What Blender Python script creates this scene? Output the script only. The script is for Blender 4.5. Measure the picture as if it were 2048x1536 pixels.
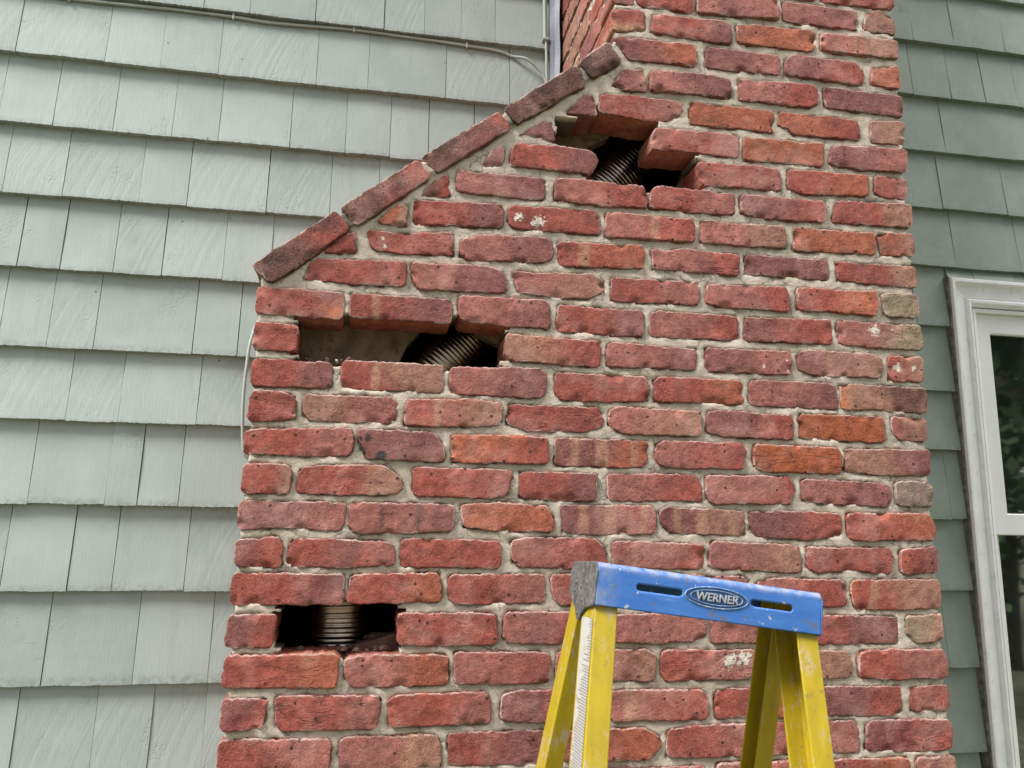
import bpy, bmesh, math, random
import numpy as np
from mathutils import Vector, Matrix, noise

# ------------------------------------------------------------------ camera, light, exposure
scn = bpy.context.scene
COL = scn.collection
for o in list(bpy.data.objects):
    bpy.data.objects.remove(o, do_unlink=True)

CAM_D = 1.60816          # metres from the chimney face to the camera
R_CAM = [[0.98329243, -0.01238356, -0.18161122],
         [0.04479054, 0.98346925, 0.17544812],
         [0.17643638, -0.18065127, 0.96759254]]
cam = bpy.data.cameras.new('camera')
cam_ob = bpy.data.objects.new('camera', cam)
COL.objects.link(cam_ob)
rx, dn, fw = [Vector((r[0], r[2], -r[1])) for r in R_CAM]
m = Matrix((rx, -dn, -fw)).transposed().to_4x4()
m.translation = (0, -CAM_D, 0)
cam_ob.matrix_world = m
cam.sensor_width = 36
cam.lens = 1600 / 2048 * 36
cam.clip_start = .05
cam.clip_end = 400
scn.camera = cam_ob

SUN_EL, SUN_AZ = 50, -69          # degrees; azimuth from straight behind the camera, negative = left
world = bpy.data.worlds.new('World')
scn.world = world
world.use_nodes = True
wn = world.node_tree
bg = wn.nodes['Background']
sky = wn.nodes.new('ShaderNodeTexSky')
sky.sky_type = 'NISHITA'
sky.sun_disc = False
sky.sun_elevation = math.radians(SUN_EL)
sky.sun_rotation = math.radians(180 + SUN_AZ)
sky.dust_density = 4
sky.air_density = 1.0
hsv = wn.nodes.new('ShaderNodeHueSaturation')
hsv.inputs['Saturation'].default_value = .35
wn.links.new(sky.outputs[0], hsv.inputs['Color'])
wn.links.new(hsv.outputs[0], bg.inputs['Color'])
bg.inputs['Strength'].default_value = .05

sun = bpy.data.lights.new('sun', 'SUN')
sun.energy = 1.5
sun.angle = math.radians(24)
sun.color = (1, .985, .955)
sun_ob = bpy.data.objects.new('sun', sun)
COL.objects.link(sun_ob)
a, e = math.radians(SUN_AZ), math.radians(SUN_EL)
to_sun = Vector((math.sin(a) * math.cos(e), -math.cos(a) * math.cos(e), math.sin(e)))
sun_ob.rotation_euler = to_sun.to_track_quat('Z', 'Y').to_euler()
sun_ob.location = to_sun * 20

scn.view_settings.view_transform = 'Standard'
scn.view_settings.look = 'None'
scn.view_settings.exposure = 2.3
scn.view_settings.gamma = 1
scn.view_settings.use_curve_mapping = False

# ------------------------------------------------------------------ helpers
rnd = random.Random(7)
WALL = .5                 # depth of the shingled wall behind the chimney face
GROUND = -1.46

def link(o, parent=None):
    COL.objects.link(o)
    if parent: o.parent = parent
    return o

def tag(o, label=None, cat=None, group=None, kind=None):
    if label: o['label'] = label
    if cat: o['category'] = cat
    if group: o['group'] = group
    if kind: o['kind'] = kind
    return o

def empty(name, loc=(0, 0, 0)):
    o = bpy.data.objects.new(name, None)
    o.location = loc
    o.empty_display_size = .1
    return link(o)

def mesh_ob(name, verts, faces, mat, parent=None, smooth=False, recenter=True):
    verts = np.asarray(verts, dtype=float)
    c = (verts.min(0) + verts.max(0)) / 2 if recenter else np.zeros(3)
    me = bpy.data.meshes.new(name)
    me.from_pydata((verts - c).tolist(), [], faces)
    me.materials.append(mat)
    if smooth:
        me.polygons.foreach_set('use_smooth', [True] * len(me.polygons))
    me.update()
    o = bpy.data.objects.new(name, me)
    if parent:
        off = parent_world(parent)
        o.location = Vector(c) - off
    else:
        o.location = c
    return link(o, parent)

def parent_world(p):
    v = Vector(p.location)
    while p.parent:
        p = p.parent
        v += Vector(p.location)
    return v

def bm_ob(name, bm, mat, parent=None, smooth=False):
    me = bpy.data.meshes.new(name)
    bm.to_mesh(me); bm.free()
    me.materials.append(mat)
    if smooth:
        me.polygons.foreach_set('use_smooth', [True] * len(me.polygons))
    o = bpy.data.objects.new(name, me)
    return link(o, parent)

def box_bm(lo, hi, bevel=0, bm=None, seg=2):
    own = bmesh.new()
    bmesh.ops.create_cube(own, size=1)
    for v in own.verts:
        v.co = Vector([lo[i] + (v.co[i] + .5) * (hi[i] - lo[i]) for i in range(3)])
    if bevel:
        bmesh.ops.bevel(own, geom=list(own.edges), offset=bevel, segments=seg, affect='EDGES', profile=.6)
    if bm is None:
        return own
    me = bpy.data.meshes.new('tmp'); own.to_mesh(me); own.free()
    bm.from_mesh(me); bpy.data.meshes.remove(me)
    return bm

def sweep(pts, rad, n=10, cap=True):
    """tube along points, radius per point"""
    pts = [Vector(p) for p in pts]
    verts, faces = [], []
    up = None
    for i, p in enumerate(pts):
        t = (pts[min(i + 1, len(pts) - 1)] - pts[max(i - 1, 0)]).normalized()
        if up is None:
            up = t.orthogonal().normalized()
        up = (up - t * up.dot(t)).normalized()
        s = t.cross(up)
        r = rad[i] if hasattr(rad, '__len__') else rad
        for k in range(n):
            an = 2 * math.pi * k / n
            verts.append(p + (up * math.cos(an) + s * math.sin(an)) * r)
    for i in range(len(pts) - 1):
        for k in range(n):
            faces.append((i * n + k, i * n + (k + 1) % n, (i + 1) * n + (k + 1) % n, (i + 1) * n + k))
    if cap:
        faces.append(tuple(range(n - 1, -1, -1)))
        faces.append(tuple(range((len(pts) - 1) * n, len(pts) * n)))
    return [tuple(v) for v in verts], faces

def catmull(pts, step=.01):
    P = [np.array(p, float) for p in pts]
    out = []
    for i in range(len(P) - 1):
        p0, p1, p2, p3 = P[max(i - 1, 0)], P[i], P[i + 1], P[min(i + 2, len(P) - 1)]
        n = max(2, int(np.linalg.norm(p2 - p1) / step))
        for k in range(n):
            t = k / n
            out.append(.5 * ((2 * p1) + (-p0 + p2) * t + (2 * p0 - 5 * p1 + 4 * p2 - p3) * t * t + (-p0 + 3 * p1 - 3 * p2 + p3) * t ** 3))
    out.append(P[-1])
    return out

def N1(x, y=0., z=0.):
    return noise.noise(Vector((x, y, z)))

# ------------------------------------------------------------------ node helpers
class NT:
    def __init__(s, name):
        s.m = bpy.data.materials.new(name)
        s.m.use_nodes = True
        s.t = s.m.node_tree
        s.b = s.t.nodes['Principled BSDF']
    def n(s, typ, **kw):
        x = s.t.nodes.new(typ)
        for k, v in kw.items():
            if k.startswith('i_'):
                key = k[2:]
                key = int(key) if key.isdigit() else key.replace('_', ' ')
                s.set(x.inputs[key], v)
            else:
                setattr(x, k, v)
        return x
    def set(s, inp, v):
        if isinstance(v, bpy.types.NodeSocket):
            s.t.links.new(v, inp)
        else:
            inp.default_value = v
    def math(s, op, a, b=0., c=0., clamp=False):
        x = s.n('ShaderNodeMath', operation=op, use_clamp=clamp)
        s.set(x.inputs[0], a); s.set(x.inputs[1], b); s.set(x.inputs[2], c)
        return x.outputs[0]
    def mix(s, f, a, b, blend='MIX'):
        x = s.n('ShaderNodeMix', data_type='RGBA', blend_type=blend)
        s.set(x.inputs['Factor'], f)
        s.set(x.inputs[6], a if isinstance(a, bpy.types.NodeSocket) else (*a, 1))
        s.set(x.inputs[7], b if isinstance(b, bpy.types.NodeSocket) else (*b, 1))
        return x.outputs[2]
    def ramp(s, v, lo, hi, a=0., b=1.):
        x = s.n('ShaderNodeMapRange', clamp=True, interpolation_type='SMOOTHSTEP')
        s.set(x.inputs[0], v); s.set(x.inputs[1], lo); s.set(x.inputs[2], hi); s.set(x.inputs[3], a); s.set(x.inputs[4], b)
        return x.outputs[0]
    def noise(s, vec, scale, detail=4, rough=.55, dist=0.):
        x = s.n('ShaderNodeTexNoise', i_Scale=scale, i_Detail=detail, i_Roughness=rough, i_Distortion=dist)
        s.set(x.inputs['Vector'], vec)
        return x.outputs['Fac']
    def scale(s, vec, v):
        x = s.n('ShaderNodeVectorMath', operation='MULTIPLY')
        s.set(x.inputs[0], vec); s.set(x.inputs[1], v)
        return x.outputs[0]
    def bump(s, h, strength, dist=.002, normal=None):
        x = s.n('ShaderNodeBump', i_Strength=strength, i_Distance=dist)
        s.set(x.inputs['Height'], h)
        if normal is not None: s.set(x.inputs['Normal'], normal)
        return x.outputs[0]
    def out(s, base, rough=.8, normal=None, spec=None, metal=None):
        s.set(s.b.inputs['Base Color'], base if isinstance(base, bpy.types.NodeSocket) else (*base, 1))
        s.set(s.b.inputs['Roughness'], rough)
        if normal is not None: s.set(s.b.inputs['Normal'], normal)
        if spec is not None: s.set(s.b.inputs['Specular IOR Level'], spec)
        if metal is not None: s.set(s.b.inputs['Metallic'], metal)
        return s.m

def pos(nt): return nt.n('ShaderNodeNewGeometry').outputs['Position']
def objco(nt): return nt.n('ShaderNodeTexCoord').outputs['Object']
def attr(nt, name): return nt.n('ShaderNodeAttribute', attribute_name=name)
def objrand(nt): return nt.n('ShaderNodeObjectInfo').outputs['Random']

# ------------------------------------------------------------------ materials
def make_brick():
    t = NT('old_red_brick')
    p = pos(t)
    col = attr(t, 'tone')
    aux = attr(t, 'marks')
    sep = t.n('ShaderNodeSeparateColor'); t.set(sep.inputs[0], aux.outputs['Color'])
    splash, spot, top = sep.outputs
    edge = col.outputs['Alpha']
    fine = t.noise(p, 420, 5, .65)
    mid = t.noise(p, 60, 5, .6)
    low = t.noise(p, 17, 4, .55)
    strk = t.noise(p, 170, 4, .7)
    c = t.mix(t.ramp(mid, .3, .72), col.outputs['Color'], (.62, .55, .55), 'MULTIPLY')
    c = t.mix(t.ramp(strk, .46, .7, 0, .6), c, (.55, .47, .47), 'MULTIPLY')
    # pale dusty bloom left by old mortar washes
    rv = t.math('MULTIPLY', t.math('SUBTRACT', objrand(t), .5), .22)
    wash = t.math('ADD', low, rv)
    c = t.mix(t.math('MULTIPLY', t.ramp(wash, .46, .72), t.ramp(strk, .3, .65, .1, .5)), c, (.48, .27, .235))
    soot = t.noise(p, 10, 5, .65)
    c = t.mix(t.ramp(t.math('SUBTRACT', soot, rv), .56, .74, 0, .42), c, (.13, .07, .066))
    c = t.mix(t.ramp(fine, .47, .7, 0, .45), c, (.52, .2, .155))
    # mortar smears along the edges
    en = t.math('ADD', edge, t.math('MULTIPLY', t.math('SUBTRACT', t.noise(p, 90, 5, .7), .5), .75))
    sm = t.math('MULTIPLY', t.ramp(en, .30, .02), t.math('MAXIMUM', t.ramp(low, .48, .64, 0, .95), t.math('MULTIPLY', t.ramp(top, .8, .97, 0, .75), t.ramp(mid, .4, .55))))
    c = t.mix(sm, c, (.56, .44, .38))
    c = t.mix(t.math('MULTIPLY', t.ramp(en, .12, -.06), .85), c, (.05, .035, .03))
    # dark pits
    vor = t.n('ShaderNodeTexVoronoi', feature='F1', i_Scale=75.); t.set(vor.inputs['Vector'], p)
    vs = t.n('ShaderNodeSeparateColor'); t.set(vs.inputs[0], vor.outputs['Color'])
    pd = t.math('ADD', vor.outputs['Distance'], t.math('MULTIPLY', t.math('SUBTRACT', fine, .5), .35))
    pit = t.math('MULTIPLY', t.ramp(t.math('SUBTRACT', pd, t.math('MULTIPLY', vs.outputs[1], .16)), .13, .02), t.math('GREATER_THAN', vs.outputs[0], .84))
    c = t.mix(t.math('MULTIPLY', pit, .8), c, (.03, .02, .02))
    # burnt spots and dried paint on a few bricks
    sn = t.math('ADD', spot, t.math('MULTIPLY', t.math('SUBTRACT', strk, .5), .5))
    c = t.mix(t.ramp(sn, .52, .72, 0, .9), c, (.03, .032, .038))
    pn = t.math('ADD', splash, t.math('MULTIPLY', t.math('SUBTRACT', t.noise(p, 130, 4, .7), .5), 2.2))
    paint = t.math('MULTIPLY', t.ramp(pn, .48, .66, 0, .92), t.ramp(splash, .0, .12))
    c = t.mix(paint, c, (.66, .62, .54))
    h = t.math('ADD', t.math('MULTIPLY', fine, .7), t.math('ADD', mid, t.math('MULTIPLY', strk, 1.1)))
    h = t.math('SUBTRACT', h, t.math('MULTIPLY', pit, 1.2))
    # pressed folds left by the hand moulding, on some bricks only
    fold = t.noise(t.scale(p, (9, 9, 62)), 1, 2, .5, .4)
    fl = t.ramp(t.math('ABSOLUTE', t.math('SUBTRACT', fold, .5)), .014, .0)
    fl = t.math('MULTIPLY', fl, t.math('MULTIPLY', t.math('GREATER_THAN', t.math('FRACT', t.math('MULTIPLY', objrand(t), 9.7)), .80), t.ramp(soot, .46, .6)))
    c = t.mix(t.math('MULTIPLY', fl, .55), c, (.09, .04, .035))
    h = t.math('SUBTRACT', h, t.math('MULTIPLY', fl, 1.3))
    nrm = t.bump(h, .95, .0026)
    return t.out(c, .92, nrm, .25)

def make_mortar():
    t = NT('lime_mortar')
    p = pos(t)
    a = t.noise(p, 25, 5, .6)
    f = t.noise(p, 500, 4, .7)
    g = t.noise(p, 120, 5, .7)
    gap = attr(t, 'gap').outputs['Fac']
    c = t.mix(t.ramp(a, .3, .7), (.60, .515, .42), (.455, .38, .30))
    c = t.mix(t.ramp(f, .45, .75, 0, .5), c, (.64, .58, .50))
    c = t.mix(t.ramp(g, .55, .75, 0, .55), c, (.25, .21, .17))
    st = t.noise(p, 7, 5, .65)
    c = t.mix(t.ramp(st, .5, .72, 0, .55), c, (.27, .235, .19))
    ck = t.n('ShaderNodeTexVoronoi', feature='DISTANCE_TO_EDGE', i_Scale=14.)
    wv = t.n('ShaderNodeVectorMath', operation='ADD'); t.set(wv.inputs[0], p)
    nz = t.n('ShaderNodeTexNoise', i_Scale=40., i_Detail=3.); t.set(nz.inputs['Vector'], p)
    t.set(wv.inputs[1], t.scale(nz.outputs['Color'], (.03, .03, .03))); t.set(ck.inputs['Vector'], wv.outputs[0])
    hair = t.math('MULTIPLY', t.ramp(ck.outputs['Distance'], .022, .006), t.ramp(st, .45, .55))
    c = t.mix(t.math('MULTIPLY', hair, .6), c, (.10, .085, .07))
    c = t.mix(gap, c, (.06, .05, .04))
    return t.out(c, .95, t.bump(t.math('ADD', f, t.math('MULTIPLY', g, 1.5)), .8, .0025), .2)

def make_shingle():
    t = NT('painted_shingle')
    p = pos(t)
    info = t.n('ShaderNodeObjectInfo')
    r = info.outputs['Random']
    ox = objco(t)
    # saw arcs: curved ridges leaning across each shingle
    rr = t.n('ShaderNodeCombineXYZ'); t.set(rr.inputs[0], t.math('MULTIPLY', r, 37)); t.set(rr.inputs[2], t.math('MULTIPLY', r, 91))
    add = t.n('ShaderNodeVectorMath', operation='ADD'); t.set(add.inputs[0], ox); t.set(add.inputs[1], rr.outputs[0])
    sx = t.n('ShaderNodeSeparateXYZ'); t.set(sx.inputs[0], ox)
    lean = t.math('ADD', sx.outputs[0], t.math('MULTIPLY', t.math('POWER', t.math('ADD', sx.outputs[2], .19), 2), -1.05))
    cx = t.n('ShaderNodeCombineXYZ'); t.set(cx.inputs[0], t.math('ADD', t.math('MULTIPLY', lean, 62), t.math('MULTIPLY', r, 300))); t.set(cx.inputs[1], t.math('MULTIPLY', sx.outputs[2], 1.5))
    arcs = t.noise(cx.outputs[0], 1, 2, .5)
    grain = t.noise(t.scale(add.outputs[0], (220, 60, 14)), 1, 4, .6)
    blot = t.noise(add.outputs[0], 9, 4, .6)
    fine = t.noise(p, 350, 3, .6)
    flake = t.noise(add.outputs[0], 150, 3, .7)
    flk = t.math('MULTIPLY', t.ramp(t.noise(add.outputs[0], 11, 2, .5), .58, .68), t.ramp(flake, .5, .62))
    amt = t.ramp(t.math('FRACT', t.math('MULTIPLY', r, 7.3)), .35, .85, .04, 1)
    c = t.mix(t.ramp(r, 0, 1), (.295, .340, .310), (.335, .380, .350))
    c = t.mix(t.ramp(blot, .35, .75, 0, .6), c, (.38, .42, .39))
    c = t.mix(t.math('MULTIPLY', t.ramp(arcs, .55, .75), t.math('MULTIPLY', amt, .28)), c, (.27, .30, .27))
    c = t.mix(t.ramp(fine, .55, .8, 0, .18), c, (.45, .5, .45))
    streak = t.noise(t.scale(p, (26, 20, 2.2)), 1, 4, .6)
    c = t.mix(t.ramp(streak, .52, .78, 0, .35), c, (.27, .30, .265))
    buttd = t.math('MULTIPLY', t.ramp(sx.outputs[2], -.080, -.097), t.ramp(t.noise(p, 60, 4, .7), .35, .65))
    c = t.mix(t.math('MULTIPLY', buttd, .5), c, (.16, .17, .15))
    # algae near some butts in the damp corner on the right
    px = t.n('ShaderNodeSeparateXYZ'); t.set(px.inputs[0], p)
    low = t.math('MULTIPLY', t.ramp(sx.outputs[2], -.03, -.105), t.ramp(px.outputs[0], 1.2, 1.4))
    alg = t.math('MULTIPLY', low, t.ramp(t.noise(p, 14, 4, .65), .45, .62))
    c = t.mix(t.math('MULTIPLY', alg, .55), c, (.17, .19, .09))
    grime = t.math('MULTIPLY', t.ramp(px.outputs[0], 1.1, 1.35), t.ramp(t.noise(p, 6, 5, .65), .3, .7, .5, .85))  # real grime, with the chimney's shade put into the colour as well
    c = t.mix(grime, c, (.19, .235, .195))  # grime and the chimney's painted shade in one mask
    # specks: nail heads, flyspots
    vor = t.n('ShaderNodeTexVoronoi', feature='F1', i_Scale=16.); t.set(vor.inputs['Vector'], p)
    vs = t.n('ShaderNodeSeparateColor'); t.set(vs.inputs[0], vor.outputs['Color'])
    nail = t.math('MULTIPLY', t.ramp(vor.outputs['Distance'], .055, .03), t.math('GREATER_THAN', vs.outputs[0], .72))
    c = t.mix(t.math('MULTIPLY', nail, .8), c, (.06, .06, .055))
    h = t.math('ADD', t.math('MULTIPLY', t.math('MULTIPLY', arcs, amt), .55), t.math('MULTIPLY', grain, .22))
    h = t.math('ADD', h, t.math('MULTIPLY', fine, .12))
    h = t.math('SUBTRACT', h, t.math('MULTIPLY', flk, .35))
    return t.out(c, .62, t.bump(h, .55, .004), .35)

def make_plain(name, colr, rough=.6, var=.12, scale=40, bump=.2, metal=0., spec=.4, dirt=None):
    t = NT(name)
    p = pos(t)
    a = t.noise(p, scale, 5, .6)
    dark = tuple(x * (1 - 2 * var) for x in colr)
    c = t.mix(t.ramp(a, .3, .7), colr, dark)
    if dirt:
        dn_ = t.noise(p, dirt[1], 6, .7)
        c = t.mix(t.ramp(dn_, dirt[2], dirt[2] + .1, 0, dirt[3]), c, dirt[0])
    f = t.noise(p, scale * 9, 4, .6)
    return t.out(c, rough, t.bump(f, bump, .001), spec, metal)

M = {}
M['brick'] = make_brick()
M['mortar'] = make_mortar()
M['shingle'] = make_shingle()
M['sheath'] = make_plain('tar_paper', (.02, .02, .02), .9)
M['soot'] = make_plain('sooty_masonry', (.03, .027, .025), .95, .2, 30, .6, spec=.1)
M['parging'] = make_plain('parged_flue_wall', (.25, .18, .115), .95, .22, 22, .8, spec=.15, dirt=((.10, .07, .045), 45, .52, .8))
M['rubble'] = make_plain('mortar_crumbs', (.17, .10, .075), .95, .2, 60, .8, spec=.1)
M['steel'] = make_plain('flue_steel', (.42, .34, .27), .24, .2, 14, .2, metal=1., dirt=((.12, .09, .065), 30, .56, .5))
M['cable'] = make_plain('painted_cable', (.37, .40, .36), .5, .08, 30, .1)
M['flash'] = make_plain('aluminium_flashing', (.26, .275, .31), .5, .08, 12, .3, metal=.3, dirt=((.2, .2, .2), 20, .6, .4))
M['white'] = make_plain('white_trim_paint', (.83, .83, .85), .45, .04, 18, .15, dirt=((.42, .41, .39), 24, .56, .4))
M['sash'] = make_plain('white_vinyl', (.82, .82, .82), .4, .02, 10, .05)
M['grey'] = make_plain('scuffed_grey_plastic', (.135, .125, .12), .7, .3, 60, .8, dirt=((.33, .31, .29), 90, .55, .55))
M['ground'] = make_plain('lawn_soil', (.17, .18, .10), .95, .3, 8, 1.)

t = NT('window_glass')
M['glass'] = t.out((.012, .016, .014), .03, None, 1.0)
t.b.inputs['IOR'].default_value = 2.1

def make_yellow():
    t = NT('yellow_fibreglass')
    p = objco(t)
    st = t.noise(t.scale(p, (60, 60, 6)), 1, 4, .6)
    w = t.noise(t.scale(p, (58, 58, 26)), 1, 6, .75)
    w2 = t.noise(p, 11, 3, .6)
    f = t.noise(p, 300, 4, .6)
    c = t.mix(t.ramp(st, .3, .7), (.40, .292, .009), (.33, .24, .010))
    c = t.mix(t.ramp(f, .55, .75, 0, .35), c, (.38, .27, .03))
    wear = t.math('MULTIPLY', t.ramp(w, .53, .59), t.ramp(w2, .42, .56))
    c = t.mix(t.math('MULTIPLY', wear, .7), c, (.40, .315, .24))
    w3 = t.noise(p, 75, 5, .75)
    c = t.mix(t.math('MULTIPLY', t.ramp(w3, .58, .68), .6), c, (.17, .125, .055))
    return t.out(c, .42, t.bump(t.math('ADD', w, t.math('MULTIPLY', f, .4)), .25, .001), .45)
M['yellow'] = make_yellow()

def make_blue():
    t = NT('blue_moulded_plastic')
    p = objco(t)
    w = t.noise(p, 45, 6, .7)
    w2 = t.noise(t.scale(p, (14, 14, 40)), 1, 5, .65)
    f = t.noise(p, 320, 4, .65)
    sx = t.n('ShaderNodeSeparateXYZ'); t.set(sx.inputs[0], p)
    c = t.mix(t.ramp(w2, .3, .75), (.03, .125, .41), (.055, .175, .48))
    c = t.mix(t.ramp(f, .5, .8, 0, .3), c, (.09, .2, .48))
    # scuffed to grey along the top edge and the left corner
    edge = t.math('MAXIMUM', t.ramp(sx.outputs[2], -.014, -.002), t.math('MULTIPLY', t.ramp(sx.outputs[0], -.13, -.165), .55))
    sc = t.math('MULTIPLY', edge, t.ramp(w, .36, .62))
    c = t.mix(t.math('MULTIPLY', sc, .7), c, (.34, .33, .33))
    st = t.math('MULTIPLY', t.ramp(t.noise(p, 30, 5, .7), .58, .66), .7)
    c = t.mix(st, c, (.12, .12, .115))
    pt = t.math('MULTIPLY', t.ramp(t.noise(p, 52, 4, .65), .66, .69), .85)
    c = t.mix(pt, c, (.5, .46, .38))
    sc2 = t.noise(t.scale(p, (40, 40, 260)), 1, 3, .6)
    c = t.mix(t.ramp(sc2, .6, .75, 0, .35), c, (.25, .33, .5))
    return t.out(c, .5, t.bump(t.math('ADD', f, w), .3, .0008), .45)
M['blue'] = make_blue()

def make_label():
    t = NT('printed_label')
    p = objco(t)
    s = t.n('ShaderNodeSeparateXYZ'); t.set(s.inputs[0], p)
    z = s.outputs[2]; y = s.outputs[1]
    row = t.math('FRACT', t.math('MULTIPLY', z, 270))
    line = t.math('LESS_THAN', row, .6)
    cell = t.n('ShaderNodeCombineXYZ')
    t.set(cell.inputs[0], t.math('FLOOR', t.math('MULTIPLY', z, 270)))
    ln = t.n('ShaderNodeTexWhiteNoise', noise_dimensions='1D'); t.set(ln.inputs['W'], t.math('FLOOR', t.math('MULTIPLY', z, 270)))
    reach = t.math('LESS_THAN', t.math('ADD', y, .024), t.math('MULTIPLY', t.math('ADD', t.math('MULTIPLY', ln.outputs['Value'], .45), .6), .046))
    wv = t.n('ShaderNodeCombineXYZ'); t.set(wv.inputs[0], t.math('MULTIPLY', y, 900)); t.set(wv.inputs[1], t.math('MULTIPLY', t.math('FLOOR', t.math('MULTIPLY', z, 270)), 3.7))
    word = t.math('GREATER_THAN', t.noise(wv.outputs[0], 1, 1, .5), .34)
    blk = t.math('GREATER_THAN', t.noise(t.scale(p, (0, 0, 24)), 1, 1, .5), .33)
    ink = t.math('MULTIPLY', t.math('MULTIPLY', line, reach), t.math('MULTIPLY', word, blk))
    c = t.mix(t.math('MULTIPLY', ink, .55), (.43, .42, .385), (.04, .04, .04))
    w = t.noise(p, 60, 6, .7)
    c = t.mix(t.ramp(w, .52, .66, 0, .8), c, (.33, .25, .17))
    return t.out(c, .5)
M['label'] = make_label()

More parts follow.
